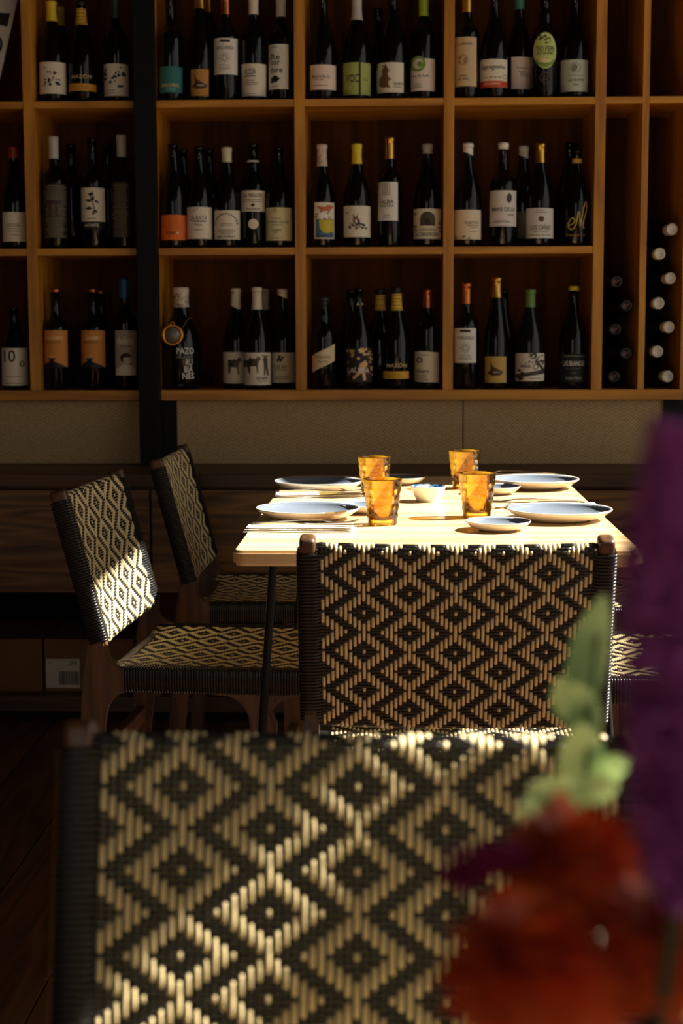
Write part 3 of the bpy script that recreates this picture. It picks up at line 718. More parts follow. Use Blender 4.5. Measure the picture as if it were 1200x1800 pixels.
def add_prints(label_o, R, ax, ay, zb, items, to_uv, mpp):
    "flat print on a label: built flat, cut into narrow strips and bent round the bottle"
    groups = {}
    lay = {}
    for idx, it in enumerate(items):
        col = it[-1] if isinstance(it[-1], tuple) and len(it[-1]) == 3 and not isinstance(it[-1][0], tuple) else INK
        bm = groups.setdefault(col, bmesh.new()); lay.setdefault(col, len(lay)+1)
        def poly(pts):
            uv = [to_uv(*q) for q in pts]
            try: bm.faces.new([bm.verts.new((u, v, 0)) for u, v in uv])
            except ValueError: pass
        k = it[0]
        if k == 'T':
            _, txt, cx, cy, hpx = it[:5]
            wpx = it[5] if len(it) > 5 and isinstance(it[5], (int, float)) else None
            me = flat_text(txt, 1.0)
            co = np.array([v.co[:] for v in me.vertices]) if len(me.vertices) else np.zeros((1, 3))
            mn, mx = co.min(0), co.max(0); sy = hpx*mpp/max(1e-6, mx[1]-mn[1]); sx = sy if not wpx else wpx*mpp/max(1e-6, mx[0]-mn[0])
            u0, v0 = to_uv(cx, cy)
            vs = [bm.verts.new((u0+(v.co.x-(mn[0]+mx[0])/2)*sx, v0+(v.co.y-(mn[1]+mx[1])/2)*sy, 0)) for v in me.vertices]
            for p_ in me.polygons:
                try: bm.faces.new([vs[i] for i in p_.vertices])
                except ValueError: pass
            bpy.data.meshes.remove(me)
        elif k == 'R': x0, y0, x1, y1 = it[1:5]; poly([(x0, y1), (x1, y1), (x1, y0), (x0, y0)])
        elif k == 'P': poly(it[1])
        elif k == 'C': poly(ring_pts(it[1], it[2], it[3]))
        elif k == 'O':
            cx, cy, r, w = it[1:5]; a = ring_pts(cx, cy, r); b = ring_pts(cx, cy, r-w)
            for i in range(20): j = (i+1) % 20; poly([a[i], a[j], b[j], b[i]])
        elif k == 'L':       # rows of fine print
            x0, y0, x1, y1, n = it[1:6]; rnd = random.Random(n+int(x0))
            for i in range(n):
                y = y0+(y1-y0)*(i+.5)/n; ins = rnd.uniform(0, .15)*(x1-x0); poly([(x0+ins, y+.5), (x1-ins, y+.5), (x1-ins, y-.4), (x0+ins, y-.4)])
        elif k == 'B':       # a loose sketch of blots
            x0, y0, x1, y1, n = it[1:6]; rnd = random.Random(n*31+int(x0))
            for i in range(n):
                cx, cy = rnd.uniform(x0, x1), rnd.uniform(y0, y1); r = rnd.uniform(1.2, 3.2); a0 = rnd.uniform(0, 6)
                poly([(cx+r*rnd.uniform(.5, 1.4)*math.cos(a0+2*PI*i2/7), cy+r*rnd.uniform(.5, 1.2)*math.sin(a0+2*PI*i2/7)) for i2 in range(7)])
        elif k == 'K':       # a pen stroke
            pts, w = it[1], it[2]
            for (xa_, ya_), (xb_, yb_) in zip(pts[:-1], pts[1:]):
                l = math.hypot(xb_-xa_, yb_-ya_)+1e-6; nx_, ny_ = -(yb_-ya_)/l*w/2, (xb_-xa_)/l*w/2
                poly([(xa_+nx_, ya_+ny_), (xb_+nx_, yb_+ny_), (xb_-nx_, yb_-ny_), (xa_-nx_, ya_-ny_)])
                poly(ring_pts(xb_, yb_, w*.48, 8))
        elif k == 'S':       # swirl of curved blades
            cx, cy, r = it[1:4]
            for q in range(9):
                a0 = 2*PI*q/9; pts = []
                for t in np.linspace(.25, 1, 6): pts.append((cx+r*t*math.cos(a0+t*1.1), cy+r*t*math.sin(a0+t*1.1)))
                for t in np.linspace(1, .25, 6): pts.append((cx+r*t*math.cos(a0+t*1.1+.32*(1-t)+.06), cy+r*t*math.sin(a0+t*1.1+.32*(1-t)+.06)))
                poly(pts)
    for col, bm in groups.items():
        if not bm.faces: bm.free(); continue
        bmesh.ops.triangulate(bm, faces=bm.faces[:])
        us = [v.co.x for v in bm.verts]; u = math.ceil(min(us)/.004)*.004
        while u < max(us):
            bmesh.ops.bisect_plane(bm, geom=bm.verts[:]+bm.edges[:]+bm.faces[:], plane_co=(u, 0, 0), plane_no=(1, 0, 0)); u += .004
        rr = R+.0003+.00022*lay[col]
        for v in bm.verts:
            a = max(-1.45, min(1.45, v.co.x/R)); v.co = Vector((rr*math.sin(a), -rr*math.cos(a), v.co.y))
        tag(link('print', bm_me(bm, 'print'), mat('ink', col, .6), label_o), kind='stuff')
def make_bottle(cx, top, row, kind='burgundy', cap=None, label=None, prints=(), text=None, depth=0, R=None, Hm=None, group='wine bottles on the shelves', glass='glass_d', extra=None):
    """cx: pixel column of the axis, top: pixel row of the top (or None with Hm in metres); row 0 bottom..2 top;
    cap: (colour, bottom px[, style]); label: (x0,y0,x1,y1,colour[,shape pts])"""
    R = R or {'bordeaux': .0365, 'burgundy': .0405, 'rhine': .0365, 'sparkling': .056, 'sherry': .037}[kind]
    ya = SY+.022+R+.115*depth
    zs_ = (ZB1, Z2, Z3)[row]
    ym = {0: 600, 1: 340, 2: 90}[row]
    H = Hm or (at(cx, top, 1, ya).z-zs_)
    xa = at(cx, ym, 1, ya).x
    t = tag(empty('wine_bottle', (xa, ya, zs_+.0003)), text, 'bottle', group)
    pr = prof_bottle(kind, H, R)
    link('glass', bottle_me(kind, H, R), M[glass], t)
    if cap:
        col, cb = cap[0], cap[1]; st = cap[2] if len(cap) > 2 else ''
        z0 = max(H*.70, at(cx, cb, 1, ya-.014).z-zs_) if cb is not None else H*.80
        zt = H if 'r' not in st else None
        if st == 'ring':
            z1 = at(cx, cap[3], 1, ya-.014).z-zs_
            prf = [(prof_r(pr, z0)+.0006, z0), (prof_r(pr, z1)+.0006, z1)]
        else:
            zz = list(np.linspace(z0, H*.955, 5))
            prf = [(prof_r(pr, z)+.0007, z) for z in zz]
            rt = prof_r(pr, H*.97)+.0007
            prf += [(rt, H*.959), (rt, H*.984), (rt*.93, H*.997), (rt*.6, H), (.0004, H)]
        metal = 1.0 if 'm' in st else 0
        me = lathe_me('capsule', prf, 24)
        if st == 'slant':     # wax dipped at an angle
            for v in me.vertices:
                if v.co.z < H*.955: v.co.z += (v.co.x/.014)*(-.006)
        o = link('capsule', me, mat('capsule', col, .32 if metal else .45, metal), t)
    if label:
        x0, y0, x1, y1, col = label[:5]
        mpp = (ya-R)/FPX
        def to_uv(px, py):
            q = at(px, py, 1, ya-R*.9); dx = max(-.99, min(.99, (at(px, py, 1, ya-R*.5).x-xa)/R))
            return R*math.asin(dx), q.z-zs_
        shape = label[5] if len(label) > 5 else [(x0, y0), (x1, y0), (x1, y1), (x0, y1)]
        bm = bmesh.new(); uv = [to_uv(*q) for q in shape]
        bm.faces.new([bm.verts.new((u, v, 0)) for u, v in uv]); bmesh.ops.triangulate(bm, faces=bm.faces[:])
        us = [u for u, v in uv]; u = math.ceil(min(us)/.004)*.004
        while u < max(us):
            bmesh.ops.bisect_plane(bm, geom=bm.verts[:]+bm.edges[:]+bm.faces[:], plane_co=(u, 0, 0), plane_no=(1, 0, 0)); u += .004
        for v in bm.verts:
            a = v.co.x/R; v.co = Vector(((R+.0004)*math.sin(a), -(R+.0004)*math.cos(a), v.co.y))
        bmesh.ops.recalc_face_normals(bm, faces=bm.faces[:])
        lo = link('label', bm_me(bm, 'label', True), mat('paper', col, .7), t)
        if prints: add_prints(lo, R, 0, 0, 0, prints, to_uv, mpp)
    elif prints:
        mpp = (ya-R)/FPX
        def to_uv(px, py):
            q = at(px, py, 1, ya-R*.9); dx = max(-.99, min(.99, (at(px, py, 1, ya-R*.5).x-xa)/R))
            return R*math.asin(dx), q.z-zs_
        add_prints(t, R, 0, 0, 0, prints, to_uv, mpp)
    if extra: extra(t, xa, ya, zs_, H, R)
    return t
CR_, WH, TAN = (226, 214, 190), (224, 218, 204), (206, 178, 134)
YEL, GOLD, COPPER, GREY = (226, 196, 40), (206, 158, 70), (190, 110, 60), (188, 184, 172)
RED, GRN, DG = (200, 70, 34), (120, 150, 60), (40, 52, 44)
BT = make_bottle
# --- top row
rab = lambda x, y: [('B', x-9, y-12, x+9, y+10, 9, (120, 70, 50)), ('B', x-14, y-2, x+16, y+12, 14, INK), ('P', [(x-2, y-6), (x-4, y-16), (x-1, y-8)], INK), ('P', [(x+2, y-6), (x+4, y-16), (x+5, y-6)], INK)]
BT(92, 2, 2, 'burgundy', (YEL, 37), (70, 109, 116, 165, CR_), rab(94, 138)+[('T', 'LOS', 80, 119, 3)], 'yellow-capped bottle with a cream animal-sketch label, top shelf left of the post')
BT(106, 12, 2, 'burgundy', ((150, 130, 40), 45), None, (), 'dim yellow-capped bottle standing behind, top shelf left of the post', 1)  # cap yellow dimmed: shade of the second row put into the colour
def neck_band(c0, c1, col):
    "printed paper band round the neck between two pixel rows"
    def f(t, xa, ya, zs_, H, R, kind):
        pr = prof_bottle(kind, H, R); z0, z1 = at(600, c1, 1, ya-.014).z-zs_, at(600, c0, 1, ya-.014).z-zs_
        b = link('neck_band', lathe_me('neck_band', [(prof_r(pr, z)+.001, z) for z in np.linspace(z0, z1, 4)], 24), mat('paper', col, .6), t)
        n = 5
        for k in range(n):
            z = z0+(z1-z0)*(k+.5)/n; r = prof_r(pr, z)+.0013
            pts = [(r*math.sin(a), -r*math.cos(a), z+d) for d in (-.0009, .0009) for a in np.linspace(-1, 1, 9)]
            link('print', me_from('print', pts, [(i, i+1, i+10, i+9) for i in range(8)]), mat('ink', (96, 70, 20), .6), b)
    return f
def wrap_extra(fn, kind): return (lambda t, xa, ya, zs_, H, R: fn(t, xa, ya, zs_, H, R, kind))
band = lambda a, b, c, k='burgundy': wrap_extra(neck_band(a, b, c), k)
BT(144, 2, 2, 'burgundy', (INK, 9), None, [('T', 'MAZÓN', 145, 134, 8, 36, (200, 176, 110)), ('R', 121, 147, 168, 160, (210, 150, 40)), ('L', 130, 150, 158, 157, 2, (120, 80, 20))], 'bottle with a gold band and yellow printed neck, top shelf left of the post', extra=band(10, 39, (216, 176, 50)))
BT(204, -4, 2, 'bordeaux', (DG, 32), (181, 112, 225, 169, WH), [('B', 184, 120, 190, 142, 6, DG), ('B', 204, 118, 222, 134, 10, DG), ('B', 195, 134, 206, 146, 8, DG), ('B', 208, 150, 218, 154, 4, DG), ('L', 186, 157, 206, 166, 2)], 'bottle with scattered dark leaves on a white label, beside the steel post, top shelf')
BT(300, -6, 2, 'bordeaux', None, (281, 117, 320, 163, (42, 112, 108)), [('T', 'BAIGORIN', 300, 150, 6, 32, (200, 170, 90)), ('L', 290, 155, 312, 161, 2, (120, 170, 160))], 'bottle with a teal label, top shelf just right of the post')
bird = lambda x, y: [('P', [(x-8, y-20), (x-3, y-8), (x+8, y-2), (x+16, y+2), (x+10, y+8), (x-4, y+9), (x-12, y+4), (x-6, y-2)], (70, 46, 20)), ('T', 'azimut', x+4, y+2, 2.5, 12, CR_)]
BT(352, -22, 2, 'rhine', (GOLD, 15, 'm'), (336, 122, 367, 169, (184, 130, 56)), bird(350, 148), 'slim bottle with a tan bird label, top shelf', R=.0345)
BT(366, -16, 2, 'burgundy', ((150, 112, 50), 22, 'm'), None, (), 'gold-capped bottle standing behind the tan bird label, top shelf', 1)  # dimmer gold holds the shade behind the front bottle
onda = lambda x, y: [('T', 'ONDAREA', x, y-14, 6, 33, (70, 64, 54)), ('S', x, y+4, 10), ('R', x-9, y-28, x+9, y-24), ('T', 'Rioja Bodega', x, y+17, 3, 18), ('L', x-12, y+20, x+12, y+25, 2, (120, 110, 96))]
BT(397, -10, 2, 'bordeaux', (COPPER, 25, 'm'), (376, 67, 417, 131, WH), onda(396, 98), 'tall white label with a black swirl, copper cap, top shelf')
BT(446, -6, 2, 'bordeaux', (CR_, 25), (424, 112, 467, 169, CR_), [('T', 'ALODIA', 440, 126, 11, 20), ('R', 430, 133, 450, 135), ('T', 'Somontano', 440, 141, 3.4, 16), ('L', 430, 144, 457, 150, 2), ('L', 432, 163, 450, 167, 1)], 'cream-capped bottle with a cream label of narrow capitals, top shelf')
BT(494, -6, 2, 'bordeaux', (GREY, 29), (470, 78, 507, 157, WH), [('T', 'Re', 484, 100, 10, 17), ('T', 'cor', 484, 111, 7, 18), ('T', 'dare', 485, 123, 10, 25), ('B', 478, 134, 490, 143, 12), ('C', 484, 139, 6), ('L', 477, 151, 492, 153, 1), ('L', 476, 81, 490, 84, 1)], 'bottle with big lowercase letters over a small dark pot on a white label, top shelf')
BT(567, -8, 2, 'burgundy', None, (545, 114, 590, 158, (230, 206, 186)), [('T', 'BISCOLO', 564, 135, 5, 33), ('T', 'tinto vino', 560, 140, 2.4, 18), ('L', 551, 149, 576, 152, 1)], 'dark-necked bottle with a peach-white label, top shelf')
BT(627, -8, 2, 'burgundy', (GREY, 35), (603, 110, 651, 167, (168, 176, 92)), [('R', 630.5, 109.5, 634, 167.5), ('T', 'VOC', 619, 138, 14, 24), ('L', 637, 136, 648, 142, 2)], 'bottle with a lime green label split by a black stripe, top shelf')
BT(690, -14, 2, 'burgundy', None, (655, 110, 709, 163, CR_), [('P', [(666, 150), (667, 138), (672, 131), (671, 124), (674, 118), (669, 112), (676, 116), (677, 111), (680, 118), (684, 124), (681, 130), (683, 136), (689, 141), (684, 140), (682, 148), (686, 154), (672, 154)], (110, 76, 40)), ('L', 657, 116, 664, 148, 6), ('T', 'CALABUIG', 700, 147, 5, 18), ('L', 690, 151, 708, 155, 1)], 'bottle with a brown rabbit drawn on a cream label, top shelf', R=.044)
BT(664, 14, 2, 'burgundy', None, None, (), 'plain dark bottle standing behind the rabbit label, top shelf', 1)
BT(744, -12, 2, 'bordeaux', ((150, 176, 40), 28), (722, 103, 764, 160, (230, 214, 200)), [('O', 734, 112, 14, 5, GRN), ('C', 738, 113, 5, GRN), ('T', 'que de bulls', 738, 134, 5, 32), ('L', 724, 146, 742, 155, 3)], 'green-capped bottle with a green spiral on its label, top shelf')
BT(751, 2, 2, 'bordeaux', ((60, 56, 44), 40), None, (), 'dark bottle standing behind the green spiral label, top shelf', 1)
BT(820, -16, 2, 'bordeaux', (GOLD, 21, 'm'), (799, 65, 837, 152, TAN), [('T', 'CLARIÓN', 815, 77, 5, 27), ('B', 806, 98, 820, 112, 9, (150, 120, 80)), ('O', 813, 105, 9, 1, (150, 120, 80)), ('T', 'VIÑAS', 813, 133, 4, 15), ('T', 'DEL VERO', 813, 139, 4, 22)], 'bottle with a very tall tan label, top shelf right')
BT(868, -10, 2, 'burgundy', None, (842, 104, 891, 154, CR_), [('T', '#garagewine', 866, 119, 10, 44), ('T', 'Vinos Vid de Vall', 863, 136, 3.4, 34), ('R', 842, 142.5, 891, 154, RED), ('T', 'tinto palomo', 863, 147.5, 5, 30, (236, 220, 190)), ('O', 886, 135, 4, .8, RED)], 'bottle with black handwriting above a red band, top shelf right')
BT(912, -8, 2, 'burgundy', ((50, 120, 96), 16), (898, 100, 934, 157, (214, 196, 182)), [('T', 'Fontana', 918, 119, 5, 22, (110, 100, 90)), ('T', 'Vinya', 922, 132, 12, 20, (110, 100, 90)), ('L', 908, 124, 930, 128, 1, (110, 100, 90))], 'green-capped bottle with faint grey script on a pale pink label, top shelf right', .42, R=.037)
def oval(x0, y0, x1, y1): return [(q[0], q[1]) for q in ring_pts((x0+x1)/2, (y0+y1)/2, (x1-x0)/2, 28, (y1-y0)/2)]
BT(957, -8, 2, 'sherry', None, (937, 57, 977, 121, (196, 204, 120), oval(937, 57, 977, 121)), [('B', 943, 62, 971, 76, 16, (60, 70, 30)), ('T', 'TIO PEPE', 957, 86, 9, 33), ('T', 'FINO EN RAMA', 957, 94, 5, 29), ('P', [(940, 104), (948, 106), (958, 101), (966, 106), (975, 104), (970, 113), (957, 119), (944, 113)], (120, 150, 50)), ('P', [(944, 108), (957, 102), (970, 108), (957, 111)], (232, 206, 150)), ('O', 957, 137, 10, 2.5, (70, 44, 26)), ('B', 952, 132, 962, 142, 5, (70, 44, 26))], 'bottle with a rounded green crest label and a round seal below, top shelf right')
BT(1010, -8, 2, 'burgundy', None, (984, 105, 1033, 161, (186, 192, 170)), [('O', 1010, 119, 9, 1, (90, 86, 70)), ('P', [(1004, 116), (1008, 112), (1014, 116), (1012, 124), (1006, 126), (1003, 121)], (130, 122, 104)), ('T', 'LAR ARANTES', 1011, 141, 4, 28), ('T', 'Tinto', 1010, 149, 3, 10), ('L', 996, 131, 1028, 136, 1, (120, 112, 90))], 'bottle with a drawn profile on a pale green label, top shelf right')
# --- middle row
BT(25, 258, 1, 'burgundy', ((150, 40, 24), 278), (6, 373, 46, 425, CR_), [('T', 'COTOXA', 26, 396, 6, 24), ('L', 14, 400, 38, 408, 2), ('L', 20, 411, 36, 415, 1)], 'red-capped bottle with a cream label at the left edge, middle shelf')
BT(96, 240, 1, 'bordeaux', (GREY, 279), (78, 323, 119, 419, (30, 28, 22)), [('L', 80, 325, 117, 418, 30, (150, 138, 104)), ('R', 83, 354, 108, 359, (70, 30, 34)), ('R', 88, 359, 92, 380, (70, 30, 34)), ('P', [(99, 359), (103, 359), (103, 376), (108, 379), (104, 382), (99, 379)], (70, 30, 34))], 'white-capped bottle with a dark text-lined label and a big maroon pi sign, middle shelf')
leafs = [('P', [(156, 341), (165, 337), (166, 342), (161, 346)], INK), ('P', [(160, 350), (166, 343), (168, 350), (162, 355)], INK), ('P', [(150, 352), (158, 350), (163, 356), (156, 355)], INK), ('P', [(167, 352), (173, 353), (176, 358), (169, 356)], INK), ('P', [(151, 368), (158, 363), (166, 367), (158, 369)], INK), ('P', [(164, 354), (166, 354), (169, 374), (167.6, 374)], INK), ('B', 162, 371, 172, 377, 5)]
BT(163, 241, 1, 'bordeaux', None, (143, 330, 184, 403, CR_), leafs+[('T', 'acumento', 163, 384, 2.6, 16), ('R', 143, 389.5, 184, 403.2), ('T', 'LACHATZ', 163, 396, 5, 26, CR_)], 'bottle with a black leafy sprig on a white label, middle shelf left of the post')
BT(215, 237, 1, 'bordeaux', (GREY, 276), (197, 320, 229, 418, (30, 28, 22)), [('L', 199, 322, 228, 417, 30, (150, 138, 104))], 'white-capped bottle with a dark text-lined label beside the steel post, middle shelf')
BT(126, 252, 1, 'bordeaux', None, None, (), 'unlit dark bottle in the second row between the pi label and the sprig label', 1)
BT(190, 252, 1, 'bordeaux', None, None, (), 'unlit dark bottle in the second row between the sprig label and the post', 1)
BT(305, 252, 1, 'burgundy', None, (282, 378, 327, 422, (226, 112, 30)), [('L', 284, 380, 324, 402, 6, (190, 84, 20)), ('T', 'ION P', 304, 409, 5, 20), ('C', 313, 409, 2, CR_), ('T', '4', 299, 415, 4)], 'bottle with a bright orange label, middle shelf just right of the post', R=.0375)
BT(322, 262, 1, 'burgundy', None, None, (), 'dark bottle standing behind the orange label, middle shelf', 1, R=.037)
BT(350, 256, 1, 'burgundy', None, (328, 364, 375, 420, CR_), [('T', 'LA RAYA', 350, 383, 8, 31, (90, 84, 70)), ('R', 340, 388, 362, 390), ('T', 'Rivero', 350, 395, 4, 13), ('T', 'BLANCO', 350, 404, 3, 14), ('B', 340, 366, 354, 374, 5, (196, 184, 160))], 'bottle with grey capitals on a cream label, second from the post, middle shelf', R=.0378)
BT(368, 262, 1, 'burgundy', None, None, (), 'dark bottle in the second row right of the grey-capitals label, middle shelf', 1, R=.037)
arch_b = [('C', 398+19*math.cos(a), 394-18*math.sin(a), 1.6, (70, 56, 34)) for a in np.linspace(.1, PI-.1, 13)]
BT(399, 259, 1, 'burgundy', ((206, 200, 160), 285), (376, 370, 421, 421, CR_), arch_b+[('L', 386, 392, 412, 398, 2, (120, 104, 70)), ('L', 384, 403, 414, 412, 3), ('T', 'LAS ENERAS', 398, 416, 4, 34)], 'pale-capped bottle with an arch of leaves on its label, middle shelf', R=.0382)
BT(445, 251, 1, 'sherry', (WH, 285, 'ring', 282), (422, 335, 465, 372, CR_), [('T', 'DEL PRÍNCIPE', 444, 343, 8, 38), ('L', 428, 349, 460, 356, 2), ('P', [(441, 361), (445, 357), (449, 361), (445, 364)], INK), ('T', 'Amontillado', 445, 367, 4, 26), ('C', 446, 394, 9, CR_), ('T', '15', 446, 392, 7, 8)], 'bottle with a wide high label above a round seal reading 15, middle shelf', .12, R=.0362)
BT(490, 257, 1, 'burgundy', None, (463, 365, 513, 423, (222, 208, 160)), [('O', 484, 370, 3, .8), ('T', 'LA CUEVA COLORÁ', 488, 390, 5, 44), ('L', 476, 394, 500, 397, 1), ('T', 'VENDIMIA', 486, 405, 3, 18), ('T', '2016', 485, 409, 2.6, 7), ('T', 'Single Vineyard', 485, 419, 3.4, 24), ('T', 'La Finca de', 486, 384, 2.6, 16)], 'bottle with a pale yellow label at the right end of its middle cell', R=.0388)
def cap_marks(kind, z_lo, col, n, seed):
    "loose strokes printed on the capsule"
    def f(t, xa, ya, zs_, H, R):
        rnd = random.Random(seed); pr = prof_bottle(kind, H, R); z0 = at(600, z_lo, 1, ya-.014).z-zs_
        bm = bmesh.new()
        for i in range(n):
            z = rnd.uniform(z0+.003, H*.94); a = rnd.uniform(-1.3, 1.3); l = rnd.uniform(.006, .012); sl = rnd.uniform(.2, .7); w = .0007
            v = []
            for q, s in ((0, -1), (1, -1), (1, 1), (0, 1)):
                zz = min(H*.95, z+l*q*.8); r = prof_r(pr, zz)+.0013; aa = a+(l*q*sl+s*w)/r
                v.append(bm.verts.new((r*math.sin(aa), -r*math.cos(aa), zz)))
            bm.faces.new(v)
        tag(link('print', bm_me(bm, 'print'), mat('ink', col, .6), t), kind='stuff')
    return f
BT(566, 254, 1, 'burgundy', ((206, 188, 166), 292), (553, 356, 587, 420, (226, 216, 190)), [('R', 555, 385, 586, 418, (70, 104, 120)), ('P', [(561, 386), (586, 386), (586, 408), (570, 410), (562, 400)], (200, 180, 50)), ('P', [(556, 362), (570, 364), (577, 360), (586, 362), (580, 370), (566, 372)], (190, 96, 60)), ('P', [(558, 372), (574, 374), (576, 384), (566, 386), (558, 380)], (236, 228, 210)), ('B', 556, 366, 580, 386, 9, (150, 120, 100)), ('T', 'BARRANCO', 570, 415, 3, 24)], 'bottle with a colourful collage label and a marbled neck wrap, middle shelf', R=.0385, extra=cap_marks('burgundy', 292, (140, 96, 76), 26, 4))
BT(627, 253, 1, 'burgundy', (YEL, 288), (604, 362, 651, 417, CR_), rab(624, 391)+[('B', 634, 394, 644, 402, 6, INK), ('L', 606, 372, 614, 376, 2)], 'yellow-capped bottle with an animal-sketch label, middle shelf')
BT(685, 241, 1, 'bordeaux', (GOLD, 279, 'm'), (664, 320, 699, 388, WH), [('L', 672, 321, 686, 344, 7, (90, 84, 74)), ('R', 672, 321, 672.6, 344), ('R', 676, 321, 676.6, 344), ('R', 680, 321, 680.6, 344), ('R', 684.5, 321, 685.1, 344), ('T', 'ALBA', 680, 355, 7, 24), ('T', 'BIZARA', 680, 362, 4, 24), ('T', 'RIOJA', 680, 379, 2.6, 12), ('L', 670, 381, 690, 384, 1)], 'gold-capped bottle with a tall white grid label, middle shelf', R=.0345)
BT(751, 253, 1, 'burgundy', ((166, 162, 146), 270), (726, 367, 775, 420, (220, 208, 180)), [('P', [(738, 397), (738, 384), (740, 377), (745, 373), (751, 372), (757, 373), (762, 377), (764, 384), (764, 397)], (74, 62, 38)), ('P', [(746, 396), (747, 386), (751, 382), (756, 388), (757, 396)], (30, 24, 14)), ('B', 727, 373, 732, 408, 8, (150, 134, 100)), ('B', 770, 373, 774, 408, 8, (150, 134, 100)), ('T', 'LA CANDELERA', 750, 412, 7, 45), ('L', 736, 401, 766, 406, 2)], 'grey-capped bottle with an arched dark picture on its label, middle shelf')
BT(822, 252, 1, 'burgundy', (WH, 270, 'slant'), (798, 369, 845, 421, (222, 204, 174)), [('T', 'ECLÉCTICO', 829, 391, 6, 26), ('R', 820, 396, 840, 397), ('L', 824, 398, 838, 402, 1), ('L', 824, 406, 838, 408, 1), ('B', 800, 415, 826, 420, 7, (150, 130, 100))], 'white wax-capped bottle with an off-white label at the left of the right middle cell')
BT(884, 251, 1, 'bordeaux', (WH, 262), (860, 335, 907, 398, (216, 206, 194)), [('P', [(889, 345), (893, 341), (896, 341), (899, 345), (898, 353), (894, 358), (889, 353)], (60, 50, 40)), ('C', 894.5, 342, 2.4, (60, 50, 40)), ('T', 'MANS DE LA', 884, 368, 7, 44), ('T', 'NATURAL', 898, 378, 3.4, 14), ('L', 864, 387, 896, 392, 2)], 'white-topped bottle with a crest on a large pale label, right middle cell', R=.0395)
BT(919, 257, 1, 'burgundy', (GREY, 276, 'slant'), (908, 372, 930, 420, (120, 114, 96)), (), 'wax-capped bottle standing in the second row of the right middle cell', 1)
BT(949, 252, 1, 'burgundy', (GOLD, 286, 'm'), (922, 366, 972, 419, (212, 202, 192)), [('C', 950, 385, 5, (90, 70, 40)), ('T', 'RIOJA', 949, 370, 2.6, 14), ('L', 934, 372, 964, 375, 1), ('T', 'LUIS CAÑAS', 949, 399, 10, 37), ('T', 'VIÑAS VIEJAS', 949, 407, 2.6, 28), ('L', 928, 411, 968, 416, 1)], 'gold-capped bottle with a brown seal and tall capitals on its label, right middle cell')
BT(1013, 262, 1, 'burgundy', (GOLD, 287, 'ring', 279), None, [('K', [(998, 397), (1005, 394), (1009, 388), (1006, 383), (1001, 386), (998, 393), (998, 400), (1002, 404), (1007, 402), (1011, 394), (1015, 372), (1017, 374), (1018, 398), (1024, 366), (1028, 355), (1030, 358), (1029, 372), (1024, 388), (1023, 400), (1025, 402)], 1.7, (206, 176, 60)), ('T', 'Mestres', 1010, 413, 5, 34, (130, 96, 40))], 'black bottle with golden script straight on the glass, right middle cell')
BT(1000, 250, 1, 'burgundy', None, None, (), 'black bottle in the second row behind the golden script, right middle cell', 1)
# --- bottom row
BT(25, 540, 0, 'burgundy', None, (4, 612, 48, 678, CR_), [('T', '10', 19, 626, 22, 22), ('T', 'o', 40, 640, 11), ('L', 10, 660, 42, 664, 1), ('L', 8, 672, 46, 676, 1)], 'bottle with a white label of cut-out round letters at the left edge, bottom shelf')
cer = lambda x: [('T', 'CERAMIC', x-1, 594, 7, 34, (238, 200, 140)), ('L', x-18, 599, x+12, 604, 2, (120, 72, 24)), ('R', x-14, 626, x+2, 629, (226, 176, 104)), ('P', [(x-20, 646.5), (x-18, 640), (x-9, 636), (x-8, 632), (x-14, 629.5), (x+3, 629.5), (x-1, 633), (x, 636), (x+10, 640), (x+19, 646.5)], (14, 12, 10))]
BT(99, 507, 0, 'bordeaux', (COPPER, 512, 'm'), (78, 581, 118, 646, (216, 140, 60)), cer(98), 'orange vase-silhouette label, left one of the two matching bottles, bottom shelf', R=.0352)
BT(164, 507, 0, 'bordeaux', (COPPER, 512, 'm'), (143, 581, 184, 646, (216, 140, 60)), cer(164), 'orange vase-silhouette label, right one of the two matching bottles, bottom shelf')
BT(178, 510, 0, 'bordeaux', (COPPER, 514, 'm'), None, (), 'dark bottle in the second row right behind the orange vase labels', 1)
BT(220, 490, 0, 'bordeaux', ((40, 92, 140), 524), (204, 581, 239, 660, (176, 164, 150)), [('T', 'delirio', 222, 599, 13, 31, (240, 228, 206)), ('L', 212, 606, 232, 612, 1), ('P', [(206, 660), (206, 650), (214, 644), (219, 641), (232, 642), (238, 650), (238, 660)], (230, 220, 196)), ('P', [(214, 634), (213, 627), (217, 622), (224, 620), (230, 623), (231, 629), (226, 628), (219, 629), (218, 637)], INK), ('P', [(219, 629), (230, 629), (231, 637), (226, 644), (219, 640)], (214, 190, 160)), ('P', [(219, 638), (224, 635), (231, 636), (231, 642), (227, 646), (221, 644)], INK), ('P', [(219, 645), (227, 648), (219, 651)], INK)], 'blue-capped bottle with a bearded man on a grey label, beside the steel post, bottom shelf')
